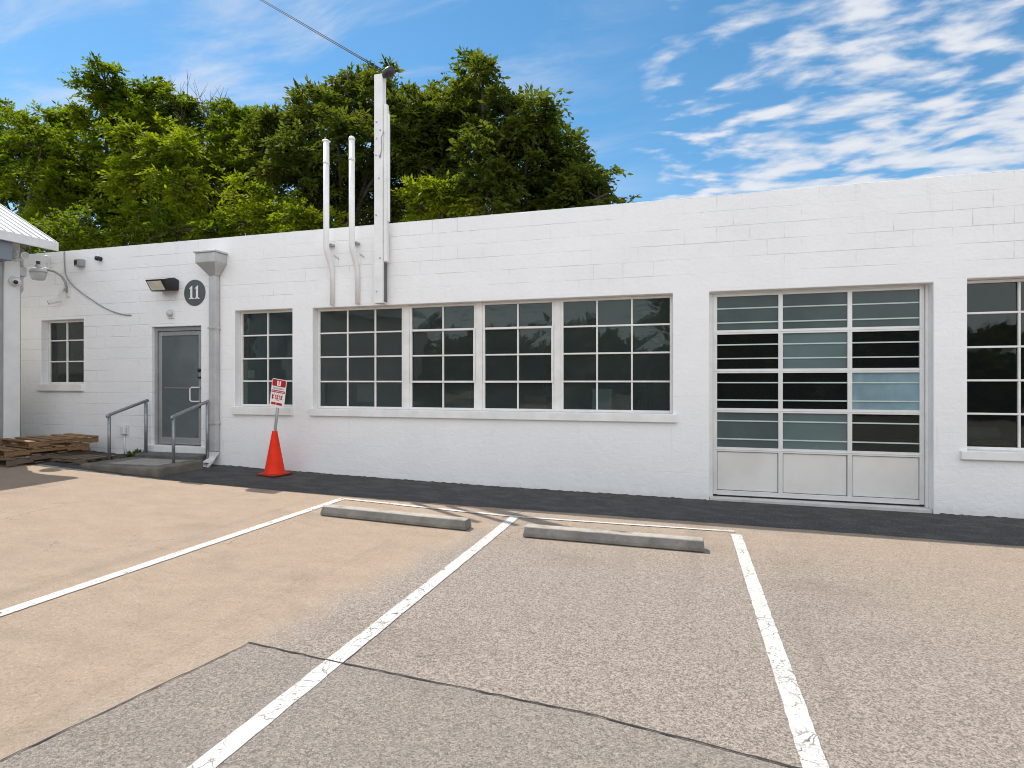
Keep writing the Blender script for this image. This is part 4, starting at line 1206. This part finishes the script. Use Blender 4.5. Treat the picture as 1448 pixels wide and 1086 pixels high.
# ------------------------------------------------------------------ trees behind
CROWNS = {
    'A': [(-29.3, 8.9, 10.7, 2.23), (-27.8, 9.6, 11.6, 1.26), (-25.8, 9.2, 11.6, 0.63), (-25.6, 9.7, 10.1, 1.61), (-27.7, 9.8, 9.1, 1.96), (-22.6, 8.5, 8.0, 1.48), (-23.7, 8.4, 10.4, 0.95), (-29.7, 10.2, 13.2, 0.94), (-22.6, 9.0, 9.4, 0.82)],
    'B': [(-21.7, 9.4, 12.3, 0.94), (-25.4, 11.1, 11.9, 1.39), (-21.2, 9.9, 11.4, 1.35), (-21.0, 10.7, 13.1, 0.81), (-22.4, 9.9, 9.9, 1.71), (-20.2, 10.3, 10.0, 1.55), (-21.5, 9.2, 13.2, 0.55), (-25.1, 10.3, 12.7, 0.6), (-20.2, 10.8, 8.7, 1.73), (-21.9, 10.1, 8.1, 1.71), (-21.2, 10.5, 12.3, 0.86)],
    'C': [(-20.3, 11.4, 12.3, 1.12), (-17.5, 10.0, 10.0, 1.4), (-17.4, 11.6, 11.2, 1.21), (-18.3, 11.2, 8.8, 1.71), (-19.5, 10.6, 12.7, 0.51), (-15.2, 10.0, 9.0, 1.1), (-18.1, 11.8, 12.3, 0.58), (-15.2, 10.9, 10.4, 0.95), (-16.0, 11.5, 11.7, 0.62), (-17.0, 11.8, 11.6, 0.92), (-17.0, 11.5, 10.5, 1.08), (-17.9, 11.9, 8.3, 1.32), (-19.6, 10.8, 7.8, 1.28)],
    'D': [(-14.0, 10.7, 10.8, 1.06), (-12.3, 9.9, 11.0, 1.0), (-11.7, 11.0, 11.9, 0.94), (-10.1, 10.8, 11.7, 0.96), (-11.1, 9.1, 9.4, 1.37), (-9.0, 9.2, 9.4, 1.2), (-12.8, 9.4, 8.8, 1.23), (-11.1, 11.0, 8.7, 1.55), (-14.0, 9.9, 11.1, 0.46), (-11.5, 10.3, 12.3, 0.4), (-9.7, 9.6, 11.7, 0.33), (-8.9, 10.0, 8.3, 1.08), (-8.8, 9.7, 10.8, 0.66), (-14.3, 9.7, 10.3, 0.76), (-13.2, 10.2, 7.7, 0.97), (-11.5, 10.2, 7.4, 1.0), (-10.2, 10.9, 7.6, 1.02), (-8.7, 10.4, 9.5, 0.88), (-12.9, 10.9, 9.2, 1.06)],
    'E': [(-6.3, 9.8, 10.9, 0.82), (-7.4, 10.1, 10.7, 0.85), (-7.9, 9.4, 9.7, 0.82), (-4.9, 8.3, 9.2, 0.9), (-6.8, 9.8, 9.1, 1.52), (-4.4, 10.0, 9.2, 0.94), (-3.5, 9.9, 8.5, 0.79), (-4.8, 9.2, 7.8, 1.29), (-2.9, 9.5, 7.7, 0.72), (-2.3, 8.4, 6.7, 0.55), (-7.8, 9.7, 8.0, 1.21), (-3.5, 9.2, 7.0, 0.95), (-5.8, 8.5, 10.8, 0.3), (-3.8, 8.0, 9.2, 0.32), (-8.5, 9.8, 10.5, 0.61), (-7.4, 10.1, 7.5, 0.85), (-5.3, 8.1, 6.8, 0.82), (-4.5, 9.7, 7.2, 0.75), (-2.9, 8.8, 6.9, 0.62), (-5.3, 8.2, 8.6, 0.93), (-8.2, 8.5, 8.7, 0.62)],
    'S1': [(-13.2, 7.6, 7.3, 0.59), (-12.6, 7.7, 6.8, 0.54), (-13.2, 7.0, 6.5, 0.61)],
    'S2': [(-11.2, 7.7, 6.7, 0.62), (-11.4, 7.2, 6.2, 0.47), (-10.7, 7.8, 6.4, 0.44)],
    'S3': [(-6.6, 7.2, 6.8, 0.52), (-7.3, 7.6, 6.7, 0.5), (-6.3, 7.7, 6.6, 0.45)],
    'S4': [(-18.2, 7.6, 9.7, 0.58), (-17.5, 8.0, 9.8, 0.69), (-17.2, 7.4, 8.6, 0.86), (-15.6, 7.2, 7.9, 0.74), (-16.4, 7.7, 9.3, 0.48), (-18.0, 7.2, 8.4, 0.62)],
    'S5': [(-19.0, 6.7, 6.6, 0.94), (-17.4, 6.9, 6.5, 0.84), (-21.4, 7.1, 6.8, 0.9), (-15.4, 6.7, 6.3, 0.67), (-13.9, 6.6, 6.3, 0.56)],

}
TG = 'trees behind the white building'


def tree(name, blobs, base, mat, label, seed, dens=1.1, trunk_r=.22, twigs=0, leaf=.185, rach=.36):
    rng = np.random.default_rng(seed)
    t = empty(name, base, label, 'tree' if name != 'shrub' else 'shrub', TG if name != 'shrub' else 'bright shrubs above the roof edge')
    cs, outs = [], []
    limb = MB(); B = Vector(base)
    low = min(b[2] - b[3] for b in blobs)
    mx, my = np.mean([b[0] for b in blobs]), np.mean([b[1] for b in blobs])
    fork = Vector((base[0] * .5 + mx * .5, base[1] * .5 + my * .5, max(base[2] + 1.2, low - .2)))
    limb.tube(smooth([B, B.lerp(fork, .5) + Vector((.12, .05, 0)), fork], 4), [trunk_r * (1 - .04 * i) for i in range(9)], 10)
    for (x, y, z, r) in blobs:
        c = Vector((x, y, z))
        midp = fork.lerp(c, .5) + Vector((rng.uniform(-.25, .25), rng.uniform(-.25, .25), rng.uniform(-.1, .35)))
        limb.tube(smooth([fork, midp, c, c + (c - fork).normalized() * r * .5], 4), [max(.012, trunk_r * .42 * (1 - i / 13.5)) for i in range(13)], 7)
        n = int(dens * 2.1 * (r / .34) ** 2) + 4
        dirs = rng.normal(size=(n, 3)); dirs /= np.linalg.norm(dirs, axis=1, keepdims=True)
        rad = r * np.where(rng.random(n) < .72, rng.uniform(.72, 1.12, n), rng.uniform(.25, .75, n))
        wob = 1 + .18 * np.sin(dirs[:, 0] * 5 + x) * np.cos(dirs[:, 2] * 4 + z)
        p = np.array([x, y, z]) + dirs * (rad * wob)[:, None] * np.array([1, 1, .92])
        k = 8
        pp = np.repeat(p, k, axis=0) + rng.normal(size=(n * k, 3)) * np.array([.145, .145, .075])
        cs.append(pp); outs.append(np.repeat(dirs, k, axis=0) + rng.normal(scale=.3, size=(n * k, 3)))
        for q in p[:: max(1, n // 9)]:
            q = Vector(q)
            s_ = c.lerp(q, .15)
            limb.tube([s_, s_.lerp(q, .55) + Vector((0, 0, .06)), q], [.022, .014, .006], 5)
    cs = np.concatenate(cs); outs = np.concatenate(outs)
    limb.build('trunk', 'bark', t)
    leaves('crown', mat, t, cs, outs, 2, rach, leaf, leaf * .27, seed + 7)
    return t


def tz(x): return gz(max(x, -24))
A = CROWNS
tree('broadleaf_tree', A['A'], (-26.5, 9.6, tz(-26)), 'leaf_green', 'mid green broadleaf tree at the far left above the metal roof', 1)
tree('broadleaf_tree', A['B'], (-21.8, 10.2, tz(-22)), 'leaf_green', 'tall ragged yellow green tree with a pointed tip above the yard light', 2)
tc_ = tree('broadleaf_tree', A['C'], (-17.6, 11.2, tz(-18)), 'leaf_green', 'tree with bare twigs sticking out of its top, above the number sign', 3)
bt = MB()
rb = random.Random(4)
for (x, y, z) in ((-17.2, 10.0, 10.9), (-17.6, 10.2, 11.2), (-19.0, 10.4, 11.6)):
    for k in range(4):
        p = Vector((x, y, z)); q = p + Vector((rb.uniform(-.5, .6), rb.uniform(-.3, .3), rb.uniform(1.2, 2.0)))
        m = p.lerp(q, .5) + Vector((rb.uniform(-.12, .12), 0, 0))
        bt.tube([p, m, q], [.016, .011, .004], 5)
        for j in range(3):
            s_ = m.lerp(q, rb.uniform(0, .7)); bt.tube([s_, s_ + Vector((rb.uniform(-.4, .4), rb.uniform(-.2, .2), rb.uniform(.25, .6)))], [.007, .003], 4)
bt.build('bare_twig', 'bark', tc_)
tree('broadleaf_tree', A['D'], (-11.7, 10.4, tz(-12)), 'leaf_dark', 'dark broadleaf tree directly behind the white conduits and mast', 4, 1.05)
tree('broadleaf_tree', A['E'], (-5.3, 9.4, tz(-5)), 'leaf_dark', 'large dark dome shaped tree standing right of the mast', 5, 1.15)
tree('shrub', A['S1'], (-13.0, 7.5, tz(-13)), 'leaf_lime', 'bright lime shrub above the hopper of the downspout', 6, 1.5, .08, 0, .15, .30)
tree('shrub', A['S2'], (-11.4, 7.8, tz(-11)), 'leaf_lime', 'bright lime shrub just left of the thin conduits', 7, 1.5, .08, 0, .15, .30)
tree('shrub', A['S3'], (-6.7, 7.3, tz(-7)), 'leaf_lime', 'bright lime shrub right of the mast under the dome shaped tree', 8, 1.4, .08, 0, .15, .30)
tree('shrub', A['S4'], (-17.2, 7.6, tz(-17)), 'leaf_lime', 'tall bright lime sapling in front of the trees above the junction box', 9, 1.4, .10, 0, .155, .32)
tree('shrub', A['S5'], (-18.0, 7.0, tz(-18)), 'leaf_green', 'low green thicket showing just over the roof edge at the left', 10, 1.4, .10, 0, .155, .32)

# across the street behind the viewer: a far belt of trees the windows mirror
far = bpy.data.objects.new('tree_belt', None)
rng = np.random.default_rng(20)
pts, outs = [], []
for x in np.arange(-42, 46, 2.2):
    h_ = 3.6 + 2.2 * math.sin(x * .31) * math.sin(x * .13 + 1) + rng.uniform(-.6, .9)
    for k in range(190):
        pts.append((x + rng.normal() * 1.5, -25 + rng.normal() * 1.0, max(.2, rng.uniform(0, 1) ** .75 * h_)))
        outs.append((rng.normal() * .4, 1 + rng.normal() * .3, .4))
tb = leaves('tree_belt', 'leaf_dark', None, pts, outs, 2, .8, .75, .24, 21)
tag(tb, 'far belt of dark trees across the street', 'tree belt', None, 'stuff')
bpy.data.objects.remove(far)
